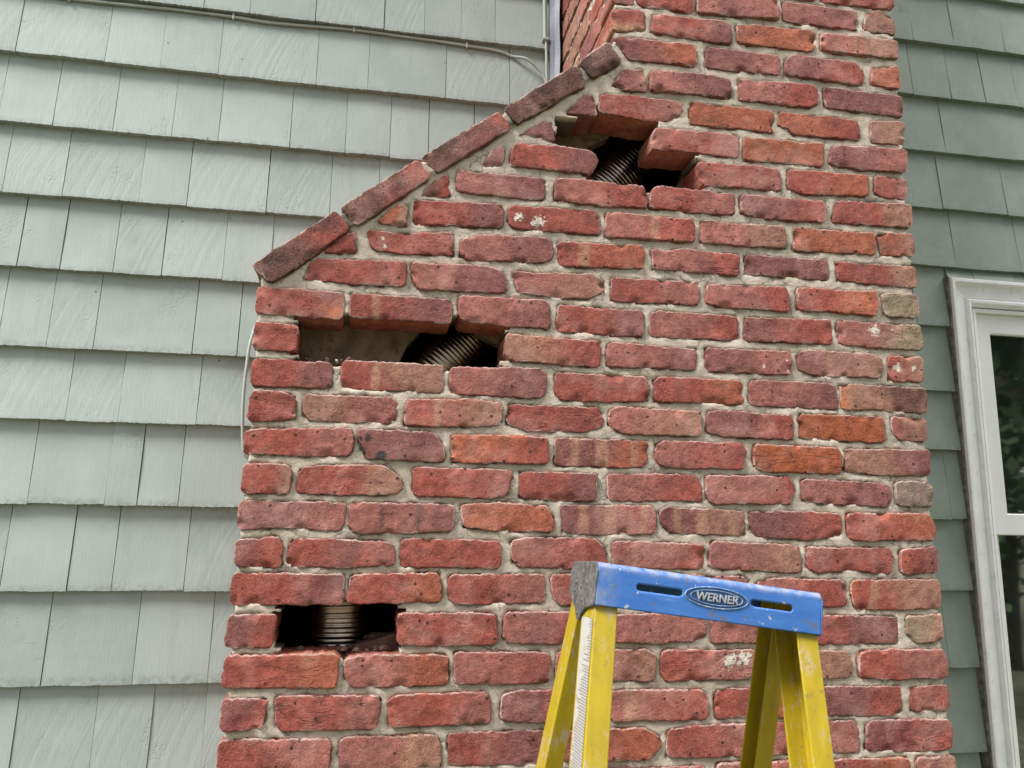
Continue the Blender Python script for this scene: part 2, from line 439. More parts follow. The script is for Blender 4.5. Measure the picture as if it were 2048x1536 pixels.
# surveyed in the plane of the chimney face: millimetres (x, z); x from the camera's foot, z from eye level
BRICKS = [
(0,'r','',[(833,1354),(1044,1356)],[(831,1292),(1041,1299)],{}),
(0,'r','',[(1061,1357),(1259,1364)],[(1057,1298),(1257,1305)],{}),
(0,'p','',[(665,1341),(824,1346)],[(660,1283),(822,1291)],{}),
(0,'r','',[(528,1335),(646,1338)],[(526,1281),(645,1283)],{}),
(1,'p','',[(527,1272),(575,1271)],[(522,1220),(574,1222)],{}),
(1,'r','',[(586,1269),(722,1273)],[(583,1220),(719,1221)],{}),
(1,'p','',[(734,1270),(939,1283)],[(732,1222),(941,1232)],{}),
(1,'p','',[(958,1281),(1154,1282)],[(954,1229),(1151,1234)],{}),
(1,'t','',[(1183,1283),(1217,1293),(1255,1281)],[(1173,1236),(1258,1235)],{}),
(2,'r','',[(522,1202),(598,1202)],[(520,1148),(596,1154)],{'tip':'tan'}),
(2,'r','d',[(622,1197),(796,1204),(813,1195)],[(617,1155),(778,1148),(814,1151)],{}),
(2,'o','',[(832,1202),(1022,1212),(1037,1207)],[(831,1154),(904,1157),(1013,1156),(1031,1164)],{}),
(2,'p','t',[(1053,1206),(1259,1215)],[(1050,1163),(1258,1167)],{}),
(3,'d','o',[(523,1127),(720,1131)],[(560,1076),(722,1082)],{}),
(3,'d','p',[(753,1132),(936,1132)],[(750,1081),(935,1085)],{}),
(3,'d','r',[(955,1125),(979,1138),(1135,1138),(1156,1127)],[(951,1089),(1060,1084),(1155,1083)],{}),
(3,'o','',[(1187,1134),(1258,1143)],[(1181,1088),(1258,1086)],{}),
(4,'d','t',[(546,1045),(592,1054)],[(518,1007),(562,997),(602,1001)],{}),
(4,'p','d',[(613,1051),(763,1059),(807,1052)],[(609,1005),(809,1010)],{}),
(4,'p','r',[(832,1058),(1020,1064),(1033,1047)],[(830,1006),(1007,1009),(1030,1018)],{}),
(4,'d','',[(1054,1063),(1259,1063)],[(1055,1012),(1120,1014),(1258,1011)],{}),
(5,'d','',[(455,973),(470,973)],[(412,929),(482,926)],{}),
(5,'r','p',[(492,976),(518,983),(674,983),(688,965)],[(486,939),(616,929),(649,935),(679,953)],{'under':1}),
(5,'o','',[(708,986),(917,985)],[(707,933),(862,934),(909,932)],{}),
(5,'o','r',[(932,986),(1134,987)],[(929,952),(953,950),(965,934),(1019,936),(1076,938),(1137,937)],{}),
(5,'t','',[(1172,990),(1260,995)],[(1170,934),(1257,937)],{}),
(6,'d','',[(359,898),(371,895)],[(301,856),(312,866),(384,856)],{}),
(6,'r','p',[(619,910),(822,914)],[(609,859),(677,863),(818,860)],{'under':1}),
(6,'o','',[(837,908),(1040,915)],[(836,857),(1033,860)],{}),
(6,'d','p',[(1065,912),(1257,921)],[(1052,867),(1141,861),(1256,865)],{}),
(7,'p','',[(250,822),(267,827)],[(220,779),(265,785)],{}),
(7,'r','d',[(290,834),(395,840),(460,837),(482,821)],[(284,787),(390,787),(462,783),(481,812)],{}),
(7,'r','p',[(719,835),(867,840),(922,837)],[(728,784),(825,786),(923,787)],{}),
(7,'r','o',[(947,840),(1151,844)],[(943,795),(978,785),(1146,794)],{}),
(7,'r','p',[(1171,846),(1254,845)],[(1168,802),(1207,795),(1254,801)],{}),
(8,'t','r',[(121,735),(147,751)],[(94,701),(151,704)],{}),
(8,'p','d',[(168,761),(362,761)],[(169,716),(357,713)],{}),
(8,'p','r',[(387,762),(445,766),(590,762)],[(386,715),(459,713),(595,715)],{}),
(8,'r','p',[(606,759),(633,768),(806,766)],[(603,717),(803,717)],{}),
(8,'d','r',[(824,766),(1032,767)],[(823,722),(883,715),(1030,719)],{}),
(8,'r','t',[(1062,771),(1262,782)],[(1052,720),(1259,727)],{}),
(9,'o','t',[(41,668),(64,673)],[(2,631),(60,629)],{}),
(9,'r','d',[(79,687),(268,692)],[(80,636),(269,643)],{}),
(9,'r','',[(283,687),(292,692),(470,697),(484,686)],[(282,652),(290,646),(368,644),(484,645)],{'splash':[(0.12,0.5,0.22),(0.33,0.35,0.3)]}),
(9,'p','r',[(502,694),(704,694)],[(500,641),(704,645)],{}),
(9,'p','t',[(727,694),(927,695)],[(719,646),(790,645),(928,648)],{}),
(9,'o','',[(953,697),(1156,699)],[(950,645),(1153,650)],{}),
(9,'o','t',[(1168,701),(1260,707)],[(1173,650),(1259,654)],{}),
(10,'r','',[(-59,597),(-43,603)],[(-101,558),(-41,561)],{}),
(10,'r','',[(-16,613),(36,608),(159,621)],[(-4,572),(62,569),(164,573)],{'splash':[(0.17,0.62,0.1),(0.17,0.22,0.1)]}),
(10,'p','d',[(180,603),(208,612),(216,620),(363,624),(376,618)],[(179,573),(204,565),(350,571),(379,580)],{}),
(10,'r','o',[(393,618),(579,623),(585,618)],[(394,571),(417,567),(584,574)],{}),
(10,'p','r',[(606,620),(641,614),(670,623),(811,620)],[(609,576),(746,575),(808,573)],{}),
(10,'d','',[(830,623),(1032,623)],[(827,580),(1030,578)],{}),
(10,'r','t',[(1053,622),(1259,625)],[(1058,580),(1258,576)],{}),
(11,'r','',[(-122,536),(-110,541),(56,547),(65,541)],[(-137,499),(-47,496),(65,498)],{}),
(11,'p','d',[(79,545),(244,550),(274,536)],[(79,518),(96,493),(195,496),(280,498)],{}),
(11,'p','t',[(295,546),(326,543),(466,549),(492,535)],[(302,502),(380,495),(458,497),(495,516)],{}),
(11,'r','p',[(513,545),(711,549)],[(511,495),(711,499)],{}),
(11,'p','r',[(735,545),(925,551)],[(732,504),(784,498),(929,498)],{}),
(11,'r','o',[(951,552),(1145,555),(1153,543)],[(954,504),(1140,502),(1151,517)],{}),
(11,'g','',[(1166,553),(1258,555)],[(1174,502),(1257,503)],{}),
(12,'r','d',[(-226,474),(-58,472)],[(-227,423),(-111,420),(-58,420)],{'under':1,'tip':'orange'}),
(12,'r','d',[(-43,472),(154,472),(162,467)],[(-42,426),(163,425)],{'under':1}),
(12,'p','d',[(180,481),(358,483),(372,476)],[(183,434),(277,426),(373,425)],{'under':1}),
(12,'r','d',[(392,475),(582,474)],[(389,421),(485,420),(581,420)],{}),
(12,'p','r',[(600,471),(624,476),(800,476)],[(599,421),(803,425)],{}),
(12,'d','r',[(822,475),(1030,480)],[(820,424),(1030,427)],{}),
(12,'p','g',[(1049,481),(1255,480),(1261,467)],[(1051,428),(1140,426),(1258,426)],{'splash':[(0.42,0.7,0.25),(0.62,0.75,0.09)]}),
(13,'r','',[(-226,399),(-144,400)],[(-226,350),(-147,348)],{}),
(13,'t','r',[(279,404),(482,399)],[(281,358),(299,352),(391,349),(483,347)],{}),
(13,'p','d',[(504,399),(701,395)],[(499,349),(580,351),(699,351)],{}),
(13,'d','p',[(726,399),(926,400)],[(725,350),(925,352)],{'splash':[(0.67,0.33,0.08),(0.95,0.2,0.06),(0.94,0.6,0.07)]}),
(13,'d','t',[(949,403),(986,407),(1123,406),(1153,396)],[(946,363),(983,353),(1147,356)],{'band':1}),
(13,'r','t',[(1172,403),(1257,406)],[(1173,350),(1254,350)],{'splash':[(0.25,0.55,0.2),(0.7,0.55,0.12)]}),
(14,'r','d',[(-225,328),(-73,325)],[(-226,275),(-75,277)],{}),
(14,'r','t',[(-53,332),(149,331)],[(-52,281),(-37,277),(148,277)],{'band':1}),
(14,'p','d',[(165,328),(351,334),(366,322)],[(166,277),(328,275),(362,279)],{}),
(14,'r','',[(387,327),(579,328),(590,319)],[(387,281),(407,274),(497,273),(589,279)],{}),
(14,'r','o',[(607,325),(621,330),(806,329)],[(606,279),(806,280)],{}),
(14,'p','d',[(826,329),(858,333),(1015,333),(1033,321)],[(823,284),(844,278),(1035,279)],{}),
(14,'t','b',[(1046,333),(1259,331)],[(1047,279),(1129,281),(1256,278)],{'tip':'orange'}),
(15,'r','',[(-224,261),(-164,262),(-144,256)],[(-227,207),(-204,206),(-140,212)],{}),
(15,'t','p',[(-125,259),(45,260),(57,251)],[(-122,220),(-107,210),(38,210),(57,217)],{}),
(15,'r','t',[(77,250),(86,257),(211,263),(273,256)],[(76,208),(202,209),(270,216)],{}),
(15,'r','',[(288,256),(478,256),(488,246)],[(285,218),(329,206),(443,206),(487,218)],{}),
(15,'p','t',[(505,256),(529,260),(708,257)],[(502,223),(531,206),(703,207)],{}),
(15,'d','r',[(725,258),(760,261),(923,256)],[(722,214),(773,208),(920,207)],{}),
(15,'O','',[(942,261),(1140,262),(1150,254)],[(939,211),(1147,207)],{}),
(15,'p','t',[(1167,263),(1255,263)],[(1168,231),(1185,215),(1250,211)],{}),
(16,'r','p',[(-227,186),(-38,194),(-26,187)],[(-231,144),(-124,140),(-36,143),(-27,153)],{}),
(16,'d','',[(-15,193),(131,191),(149,178)],[(-13,171),(2,140),(157,136)],{'spots':1}),
(16,'o','r',[(171,190),(369,189)],[(173,137),(369,138)],{}),
(16,'d','o',[(388,190),(586,189)],[(385,136),(570,136),(584,146)],{'band':2}),
(16,'p','r',[(608,184),(626,190),(797,190),(808,181)],[(604,149),(630,137),(804,140)],{}),
(16,'O','',[(831,189),(1026,188),(1033,177)],[(828,145),(854,135),(1030,135)],{}),
(16,'t','d',[(1050,187),(1257,190)],[(1043,140),(1148,134),(1253,135)],{}),
(17,'r','t',[(-228,120),(-155,120),(-141,115)],[(-230,66),(-142,67)],{}),
(17,'r','t',[(-122,112),(-88,121),(39,122),(74,94)],[(-128,70),(-51,67),(43,69),(73,77)],{}),
(17,'r','p',[(96,120),(284,121),(296,116)],[(99,69),(240,66),(285,72)],{}),
(17,'r','d',[(313,118),(477,117)],[(314,69),(391,64),(468,64)],{}),
(17,'p','r',[(499,118),(684,120),(703,109)],[(499,69),(521,65),(706,70)],{}),
(17,'p','r',[(716,120),(905,122),(921,100)],[(716,75),(731,65),(905,66),(913,84)],{}),
(17,'p','d',[(940,117),(1131,114),(1151,105)],[(937,74),(995,68),(1147,65)],{}),
(17,'G','',[(1164,117),(1253,117)],[(1165,68),(1253,66)],{}),
(18,'d','p',[(-231,49),(-31,48)],[(-231,-2),(-134,2),(-40,-2)],{}),
(18,'p','',[(-24,50),(177,48)],[(-23,2),(0,-7),(176,-1)],{'band':3}),
(18,'O2','o',[(194,48),(265,54),(366,49),(382,27)],[(200,7),(266,2),(379,1)],{}),
(18,'d','p',[(401,52),(590,53),(602,38)],[(405,0),(443,-3),(600,-1)],{'band':2}),
(18,'d','t',[(611,44),(630,51),(800,46)],[(617,18),(636,2),(799,-2)],{'band':2}),
(18,'d','r',[(813,45),(964,47),(1025,43)],[(815,10),(831,-5),(947,-9),(1024,-1)],{}),
(18,'r','o',[(1043,45),(1237,47),(1254,29)],[(1045,-6),(1077,-9),(1252,-6)],{}),
(19,'d','r',[(-232,-25),(-160,-18),(-150,-25)],[(-232,-69),(-148,-72)],{}),
(19,'r','p',[(-130,-24),(-115,-21),(47,-25),(62,-32)],[(-138,-63),(-125,-70),(-21,-71),(63,-67)],{}),
(19,'r','',[(77,-19),(272,-22)],[(78,-70),(273,-71)],{}),
(19,'p','r',[(296,-20),(341,-14),(468,-15),(491,-33)],[(301,-61),(321,-68),(417,-71),(494,-65)],{}),
(19,'p','r',[(510,-19),(708,-26)],[(508,-69),(705,-72)],{}),
(19,'p','t',[(727,-18),(926,-25)],[(719,-69),(923,-79)],{}),
(19,'r','',[(942,-29),(1135,-29),(1143,-38)],[(940,-69),(974,-80),(1049,-72),(1130,-81),(1141,-75)],{}),
(19,'r','d',[(1166,-33),(1252,-24)],[(1162,-77),(1184,-81),(1252,-75)],{}),
(20,'r','d',[(-233,-86),(-31,-88)],[(-234,-140),(-29,-140)],{}),
(20,'r','o',[(-15,-89),(151,-85)],[(-21,-138),(158,-136)],{}),
(20,'r','p',[(174,-92),(189,-87),(365,-87)],[(175,-135),(191,-141),(268,-141),(364,-137)],{}),
(20,'r','p',[(379,-87),(572,-86)],[(384,-132),(402,-143),(571,-142)],{}),
(20,'p','',[(600,-86),(788,-90),(803,-98)],[(599,-141),(800,-145)],{}),
(20,'p','r',[(824,-101),(860,-93),(1013,-97),(1029,-108)],[(821,-147),(1024,-149)],{}),
(20,'r','t',[(1043,-98),(1253,-95)],[(1041,-131),(1052,-155),(1124,-155),(1255,-154)],{'tip':'orange'}),
(21,'d','r',[(-236,-161),(-152,-161)],[(-237,-218),(-156,-217)],{}),
(21,'r','',[(78,-161),(265,-162)],[(79,-217),(269,-217)],{}),
(21,'p','r',[(289,-159),(480,-161)],[(281,-211),(318,-216),(480,-218)],{}),
(21,'p','',[(503,-166),(689,-164),(706,-175)],[(500,-213),(595,-220),(703,-211)],{}),
(21,'p','',[(720,-172),(923,-172)],[(717,-218),(920,-224)],{}),
(21,'r','d',[(945,-169),(1145,-174)],[(942,-225),(1032,-227),(1144,-224)],{}),
(21,'g','t',[(1167,-173),(1253,-169)],[(1168,-211),(1189,-224),(1250,-223)],{}),
(22,'r','o',[(-236,-235),(-35,-233)],[(-237,-287),(-35,-290)],{}),
(22,'p','o',[(-20,-242),(44,-236),(174,-240)],[(-17,-280),(1,-290),(175,-291)],{}),
(22,'p','r',[(189,-234),(367,-236),(376,-247)],[(189,-289),(374,-291)],{}),
(22,'p','t',[(392,-235),(569,-234),(595,-243)],[(389,-286),(591,-291)],{}),
(22,'r','p',[(608,-240),(628,-236),(809,-238)],[(607,-283),(621,-292),(807,-290)],{'splash':[(0.72,0.62,0.3),(0.88,0.7,0.3)]}),
(22,'p','t',[(828,-239),(1017,-242),(1028,-254)],[(826,-292),(1026,-293)],{}),
(22,'r','p',[(1051,-247),(1089,-241),(1252,-244)],[(1047,-294),(1142,-299),(1255,-296)],{}),
(23,'D','r',[(-236,-311),(-159,-311)],[(-235,-361),(-164,-361)],{}),
(23,'r','p',[(-144,-308),(41,-309),(49,-317)],[(-138,-355),(-125,-365),(41,-365)],{}),
(23,'r','p',[(66,-315),(83,-310),(242,-308),(256,-315)],[(68,-363),(258,-363)],{}),
(23,'d','r',[(282,-314),(319,-307),(481,-310)],[(281,-358),(368,-363),(481,-366)],{}),
(23,'p','r',[(502,-311),(687,-314),(702,-325)],[(500,-365),(702,-367)],{}),
(23,'r','o',[(724,-316),(752,-313),(923,-313)],[(722,-368),(761,-365),(917,-369)],{}),
(23,'d','r',[(940,-312),(1140,-317)],[(939,-365),(1079,-371),(1139,-369)],{}),
(23,'r','',[(1166,-320),(1254,-315)],[(1168,-363),(1254,-365)],{}),
(24,'r','p',[(-235,-381),(-39,-385)],[(-237,-431),(-42,-438)],{}),
(24,'p','t',[(-22,-386),(6,-382),(153,-384),(163,-392)],[(-18,-438),(164,-439)],{}),
(24,'r','d',[(180,-382),(380,-382)],[(183,-436),(383,-440)],{}),
(24,'r','o',[(402,-384),(566,-383),(602,-401)],[(400,-435),(575,-440),(601,-419)],{}),
(24,'r','p',[(619,-388),(658,-383),(813,-381)],[(617,-437),(811,-440)],{}),
(24,'r','p',[(835,-382),(1027,-383),(1036,-393)],[(832,-439),(1035,-440)],{}),
(24,'D','r',[(1059,-389),(1078,-383),(1256,-387)],[(1054,-437),(1158,-445),(1254,-443)],{}),
(25,'r','',[(-241,-448),(-165,-450)],[(-241,-497),(-166,-499)],{}),
(25,'p','',[(-148,-449),(40,-454)],[(-144,-500),(40,-505)],{}),
(25,'r','',[(59,-454),(240,-456)],[(59,-506),(244,-509)],{}),
(25,'p','',[(266,-456),(461,-458)],[(267,-508),(460,-512)],{}),
(25,'r','',[(483,-458),(692,-459)],[(482,-511),(693,-513)],{}),
(25,'p','r',[(723,-455),(898,-457)],[(721,-507),(895,-511)],{}),
(25,'r','o',[(950,-459),(988,-457),(1148,-460)],[(946,-511),(1149,-514)],{}),
(25,'p','t',[(1168,-461),(1256,-460)],[(1165,-514),(1254,-514)],{}),
]
COPING = [
('b',[(-236,519),(-86,642),(-56,607),(-199,486)]),
('b',[(-69,655),(80,773),(106,738),(-34,622)]),
('b',[(93,784),(253,903),(277,868),(126,754)]),
('b',[(269,916),(432,1041),(448,994),(297,886)]),
('b',[(440,1051),(505,1106),(535,1065),(471,1016)]),
]
OPENINGS = [
[(389,911),(432,918),(477,920),(489,939),(532,933),(616,929),(616,907),(611,860),(712,863),(712,848),(720,833),(728,784),(721,767),(604,765),(473,769),(459,783),(481,812),(482,821),(460,837),(406,846),(390,856),(394,877)],
[(-143,416),(-112,421),(-56,419),(162,424),(187,432),(274,426),(276,405),(279,358),(260,334),(184,332),(149,332),(-52,333),(-88,335),(-135,334),(-144,347),(-144,400)],
[(-139,-142),(-26,-142),(68,-143),(77,-151),(76,-173),(77,-211),(70,-227),(56,-233),(-35,-231),(-120,-229),(-135,-225),(-141,-213),(-145,-164),(-144,-148)],
]
# shingle courses: butt height, joints left of the chimney, joints right of it (millimetres, plane of the wall)
COURSES = [
(1604,[],[1863]),
(1409,[-633,-494,-372,-194,-2,113,220,321],[1695,1835,1963]),
(1216,[-947,-729,-590,-441,-182,-40,180,367],[1795,2057]),
(1021,[-966,-837,-691,-545,-427,-241,-93,29,136,266],[1765,1915,2001]),
(829,[-934,-794,-610,-492,-290,-125,4],[1795,1987,2029]),
(635,[-878,-779,-654,-537,-388,-269],[1797,1961]),
(433,[-899,-788,-681,-446,-337],[]),
(253,[-726,-606,-422],[]),
(50,[-789,-617,-544,-448],[1702]),
(-152,[-825,-681,-582,-419],[]),
(-367,[-714,-516,-347],[1655]),
(-590,[-591,-467],[]),
]


# ------------------------------------------------------------------ masonry builder
PAL = {'r': (.34, .088, .068), 'p': (.365, .142, .118), 'o': (.40, .125, .070), 'O': (.41, .110, .044), 'O2': (.42, .15, .095),
       'd': (.24, .097, .085), 'D': (.215, .052, .05), 't': (.355, .19, .135), 'b': (.135, .068, .052), 'g': (.30, .255, .165), 'G': (.245, .205, .155)}

def poly_at(pl, t):
    """point at fraction t of a polyline's length"""
    seg = [math.dist(pl[i], pl[i + 1]) for i in range(len(pl) - 1)]
    L = sum(seg) * t
    for i, s in enumerate(seg):
        if L <= s or i == len(seg) - 1:
            k = L / s if s else 0
            return (pl[i][0] + (pl[i + 1][0] - pl[i][0]) * k, pl[i][1] + (pl[i + 1][1] - pl[i][1]) * k)
        L -= s

def stations(L, res):
    near = [0, .0005, .0014, .0034]
    if L < .03:
        near = [0, .0015, .004]
    a = near[-1]
    n = max(1, int((L - 2 * a) / res))
    mid = [a + (L - 2 * a) * i / n for i in range(1, n)]
    s = near + mid + [L - x for x in reversed(near)]
    return [max(0, min(1, x / L)) for x in s]

def brick_mesh(name, top, bot, seed, c1, c2='', depth=.095, proud=0., flags={}, res=.0052, back=False, chip=1.):
    """one hand-made brick: top and bottom edges as polylines (metres, in the face plane), real depth behind.
       local frame: x along the face, y into the wall, z up"""
    rg = random.Random(seed)
    L = (math.dist(top[0], top[-1]) + math.dist(bot[0], bot[-1])) / 2
    H = max(.012, (math.dist(top[0], bot[0]) + math.dist(top[-1], bot[-1])) / 2)
    H = max(H, max(abs(poly_at(top, .5)[1] - poly_at(bot, .5)[1]), .012))
    us, vs = stations(L, res), stations(H, res)
    nu, nv = len(us), len(vs)
    k1 = np.array(PAL[c1]); k2 = np.array(PAL[c2]) if c2 else k1 * np.array((.9, .95, .95))
    k1 = k1 * rg.uniform(.9, 1.1); k2 = k2 * rg.uniform(.92, 1.08)
    # chips along the edges
    chips = []
    for _ in range(rg.choice((2, 3, 3, 4, 5))):
        side = rg.choice('ttbbblr')
        u, v = rg.random(), rg.random()
        if side == 't': v = 1
        if side == 'b': v = 0
        if side == 'l': u = 0
        if side == 'r': u = 1
        chips.append((u * L, v * H, rg.uniform(.004, .014), rg.uniform(.002, .0075)))
    if rg.random() < .35 * chip:
        chips.append((rg.uniform(.1, .9) * L, rg.choice((.1, .9, .5)) * H, rg.uniform(.012, .03), rg.uniform(.0015, .003)))
    tilt = rg.uniform(-.012, .012), rg.uniform(-.02, .02)
    bands = []
    if flags.get('band') == 1: bands = [(rg.uniform(.3, .45), .05)]
    dark_band = flags.get('band') == 3
    if dark_band: bands = [(.31, .035), (.66, .045)]
    if flags.get('band') == 2: bands = [(.22, .05), (.5, .08), (.85, .05)]
    if c2 and not bands and rg.random() < .07: bands = [(rg.uniform(.2, .8), rg.uniform(.03, .08))]
    verts, tone, marks = [], [], []
    so = seed * 3.17
    spots = flags.get('spots')
    sp_list = [(.14, .66, .012), (.05, .45, .01), (.33, .12, .016), (.12, .06, .012), (.05, .1, .012)] if spots else []
    for j, v in enumerate(vs):
        for i, u in enumerate(us):
            tp, bt = poly_at(top, u), poly_at(bot, u)
            x = bt[0] + (tp[0] - bt[0]) * v
            z = bt[1] + (tp[1] - bt[1]) * v
            du, dv = min(u, 1 - u) * L, min(v, 1 - v) * abs(tp[1] - bt[1] + 1e-6)
            e = min(du, dv)
            z += (v - .5) * .0052; x += (u - .5) * .0044
            # ragged outline
            wv = max(0, 1 - dv / .009); wu = max(0, 1 - du / .009)
            sgv = 1 if v < .5 else -1; sgu = 1 if u < .5 else -1
            jv = N1(so + u * L * 125, 3.1 * sgv) * .0032 + N1(so + u * L * 34, 9.3 * sgv) * .0026 - .0006
            ju = N1(so + v * H * 125, 5.1 * sgu) * .0030 + N1(so + v * H * 30, 7.3 * sgu) * .0026 - .0008
            cr = max(0, 1 - math.hypot(max(0, .011 - du), max(0, .011 - dv)) / .011)
            z += sgv * wv * jv * chip; x += sgu * wu * ju * chip
            # rounded corner
            if du < .008 and dv < .008:
                k = (1 - du / .008) * (1 - dv / .008)
                z += sgv * .0034 * k; x += sgu * .0034 * k
            r = .0024
            q = 1 - min(e / r, 1)
            drop = r * (1 - math.sqrt(max(0, 1 - q * q)))
            y = -proud + drop + tilt[0] * (u - .5) * L + tilt[1] * (v - .5) * H
            y += N1(so + x * 26, z * 26, 1.7) * .0016 + N1(so + x * 85, z * 120, 4.7) * .0011 + N1(x * 210, so + z * 260, 8.7) * .0006
            for cx_, cz_, rr, dd in chips:
                d2 = ((u * L - cx_) / rr) ** 2 + ((v * H - cz_) / (rr * .8)) ** 2
                if d2 < 6:
                    y += dd * math.exp(-d2 * d2)
            verts.append((x, y, z))
            # colour
            w = N1(so + u * L * 14, v * H * 10) * .35
            mixv = 0.
            if c2:
                kk = (u + w - .4) / .35
                mixv = max(0, min(1, kk))
            else:
                mixv = max(0, min(1, .5 + w * 1.5))
            cc = k1 + (k2 - k1) * mixv
            for bc, bw in bands:
                g = max(0, 1 - ((u - bc + w * .02) / bw) ** 4)
                cc = cc + (np.array((.13, .07, .065) if dark_band else (.45, .255, .17)) - cc) * g * .75
            tp_ = flags.get('tip')
            if tp_ == 'orange':
                g = max(0, 1 - u / .12) if top[0][0] > 0 else max(0, min(1, (u - .72) * 8)) * max(0, min(1, 1.6 - v * 2))
                cc = cc + (np.array((.50, .13, .03)) - cc) * min(1, g) * .85
            if tp_ == 'tan':
                g = max(0, min(1, 1.5 - v * 3.4))
                cc = cc + (np.array((.5, .32, .19)) - cc) * g * .8
            if flags.get('grime'):
                gk = max(0, min(1, .25 + 1.3 * N1(so + u * L * 22, v * H * 30, 6.6) + .75 * (v - .45)))
                cc = cc + (np.array((.045, .036, .032)) - cc) * gk * .8
            sh = 1 + N1(so + u * L * 30, v * H * 34, 2.2) * .28
            cc = cc * sh
            tone.append((cc[0], cc[1], cc[2], min(1, e / .012)))
            s = 0
            for su, sv, sr in flags.get('splash', ()):
                d = math.hypot((u - su) * L, (v - sv) * H) / (sr * .055)
                s = max(s, 1 - d * .62)
            b = 0
            for su, sv, sr in sp_list:
                b = max(b, 1 - math.hypot((u - su) * L, (v - sv) * H) / sr * .6)
            marks.append((max(0, s), max(0, b), v, 1))
    faces = []
    for j in range(nv - 1):
        for i in range(nu - 1):
            q = j * nu + i
            faces.append((q, q + 1, q + nu + 1, q + nu))
    ring = [i for i in range(nu)] + [j * nu + nu - 1 for j in range(1, nv)] + [(nv - 1) * nu + i for i in range(nu - 2, -1, -1)] + [j * nu for j in range(nv - 2, 0, -1)]
    # two rings going back so the broken ends and undersides have some unevenness
    prev = ring
    for yy in (.007, depth * .4, depth * .7, depth):
        nxt = []
        for q in ring:
            x, y, z = verts[q]
            k = .0022 if .01 < yy < depth else 0
            verts.append((x + N1(x * 60, yy * 60, z * 60 + so) * k, yy, z + N1(x * 60 + so, yy * 60, z * 60) * k))
            kf = .75 if flags.get('under') else .25      # unweathered clay inside
            tone.append((*((np.array(tone[q][:3]) * (1 - kf) + np.array((.46, .16, .08)) * kf) * (1.0 + .25 * N1(x * 40, yy * 40, z * 40))), 1))
            marks.append((0, 0, 0, 1))
            nxt.append(len(verts) - 1)
        n = len(ring)
        for k in range(n):
            faces.append((prev[k], nxt[k], nxt[(k + 1) % n], prev[(k + 1) % n]))
        prev = nxt
    if back:
        faces.append(tuple(prev))
    V = np.array(verts)
    c = (V.min(0) + V.max(0)) / 2
    me = bpy.data.meshes.new(name)
    me.from_pydata((V - c).tolist(), [], faces)
    a1 = me.attributes.new('tone', 'FLOAT_COLOR', 'POINT'); a1.data.foreach_set('color', np.clip(np.array(tone), 0, 1).astype(np.float32).ravel())
    a2 = me.attributes.new('marks', 'FLOAT_COLOR', 'POINT'); a2.data.foreach_set('color', np.array(marks, dtype=np.float32).ravel())
    me.polygons.foreach_set('use_smooth', [True] * len(me.polygons))
    me.materials.append(M['brick'])
    me.set_sharp_from_angle(angle=math.radians(38))
    return me, Vector(c)

def place(name, me, loc, parent, rot=None):
    o = bpy.data.objects.new(name, me)
    o.location = loc
    if rot: o.rotation_euler = rot
    return link(o, parent)

def inside(px, pz, poly):
    r = np.zeros(px.shape, bool)
    n = len(poly)
    for i in range(n):
        x0, z0 = poly[i]; x1, z1 = poly[(i + 1) % n]
        c = ((z0 > pz) != (z1 > pz)) & (px < (x1 - x0) * (pz - z0) / (z1 - z0 + 1e-12) + x0)
        r ^= c
    return r

def dist_poly(px, pz, poly):
    d = np.full(px.shape, 1e9)
    n = len(poly)
    for i in range(n):
        x0, z0 = poly[i]; x1, z1 = poly[(i + 1) % n]
        dx, dz = x1 - x0, z1 - z0
        t = np.clip(((px - x0) * dx + (pz - z0) * dz) / (dx * dx + dz * dz + 1e-12), 0, 1)
        d = np.minimum(d, np.hypot(px - x0 - t * dx, pz - z0 - t * dz))
    return d

# ------------------------------------------------------------------ house wall (shingles, window)
house = empty('house', (1.0, WALL, GROUND))
tag(house, 'grey green shingled house wall with a white trimmed window behind the brick chimney', 'house')

SH_T = .020      # butt thickness
def shingle_mesh(w, h, seed, top_over=.03):
    """butt edge at z=0, front at y=0 there, leaning back upwards"""
    rg = random.Random(seed)
    nx, nz = max(3, int(w / .0042)), 5
    verts, faces = [], []
    bow = rg.uniform(-.0015, .0015)
    cup = rg.uniform(-.0016, .0016)
    tw = rg.uniform(-.0012, .0012)
    H = h + top_over
    for j in range(nz + 1):
        for i in range(nx + 1):
            u, v = i / nx, j / nz
            z = H * v
            x = (u - .5) * w
            if j == 0:
                z += N1(seed * 1.3 + x * 130, 0) * .0015 + N1(seed + x * 330, 5) * .0016 + N1(seed * 2.1 + x * 14, 8) * .002
            y = SH_T * .93 * (z / h) + cup * (4 * (u - .5) ** 2 - .5) * (1 - v) + bow * math.sin(v * 3.1) + tw * (u - .5) * (1 - v)
            if i in (0, nx):
                x += N1(seed + z * 45, i) * .0006
            verts.append((x, y, z))
    for j in range(nz):
        for i in range(nx):
            q = j * (nx + 1) + i
            faces.append((q, q + 1, q + nx + 2, q + nx + 1))
    ring = list(range(nx + 1)) + [j * (nx + 1) + nx for j in range(1, nz + 1)] + [nz * (nx + 1) + i for i in range(nx - 1, -1, -1)] + [j * (nx + 1) for j in range(nz - 1, 0, -1)]
    base = len(verts)
    for q in ring:
        x, y, z = verts[q]
        th = SH_T * (1 - .72 * z / H)
        verts.append((x, y + th, z))
    n = len(ring)
    for k in range(n):
        faces.append((ring[k], base + k, base + (k + 1) % n, ring[(k + 1) % n]))
    V = np.array(verts)
    V[:, 2] -= h / 2
    me = bpy.data.meshes.new('shingle')
    me.from_pydata(V.tolist(), [], faces)
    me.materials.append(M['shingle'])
    return me

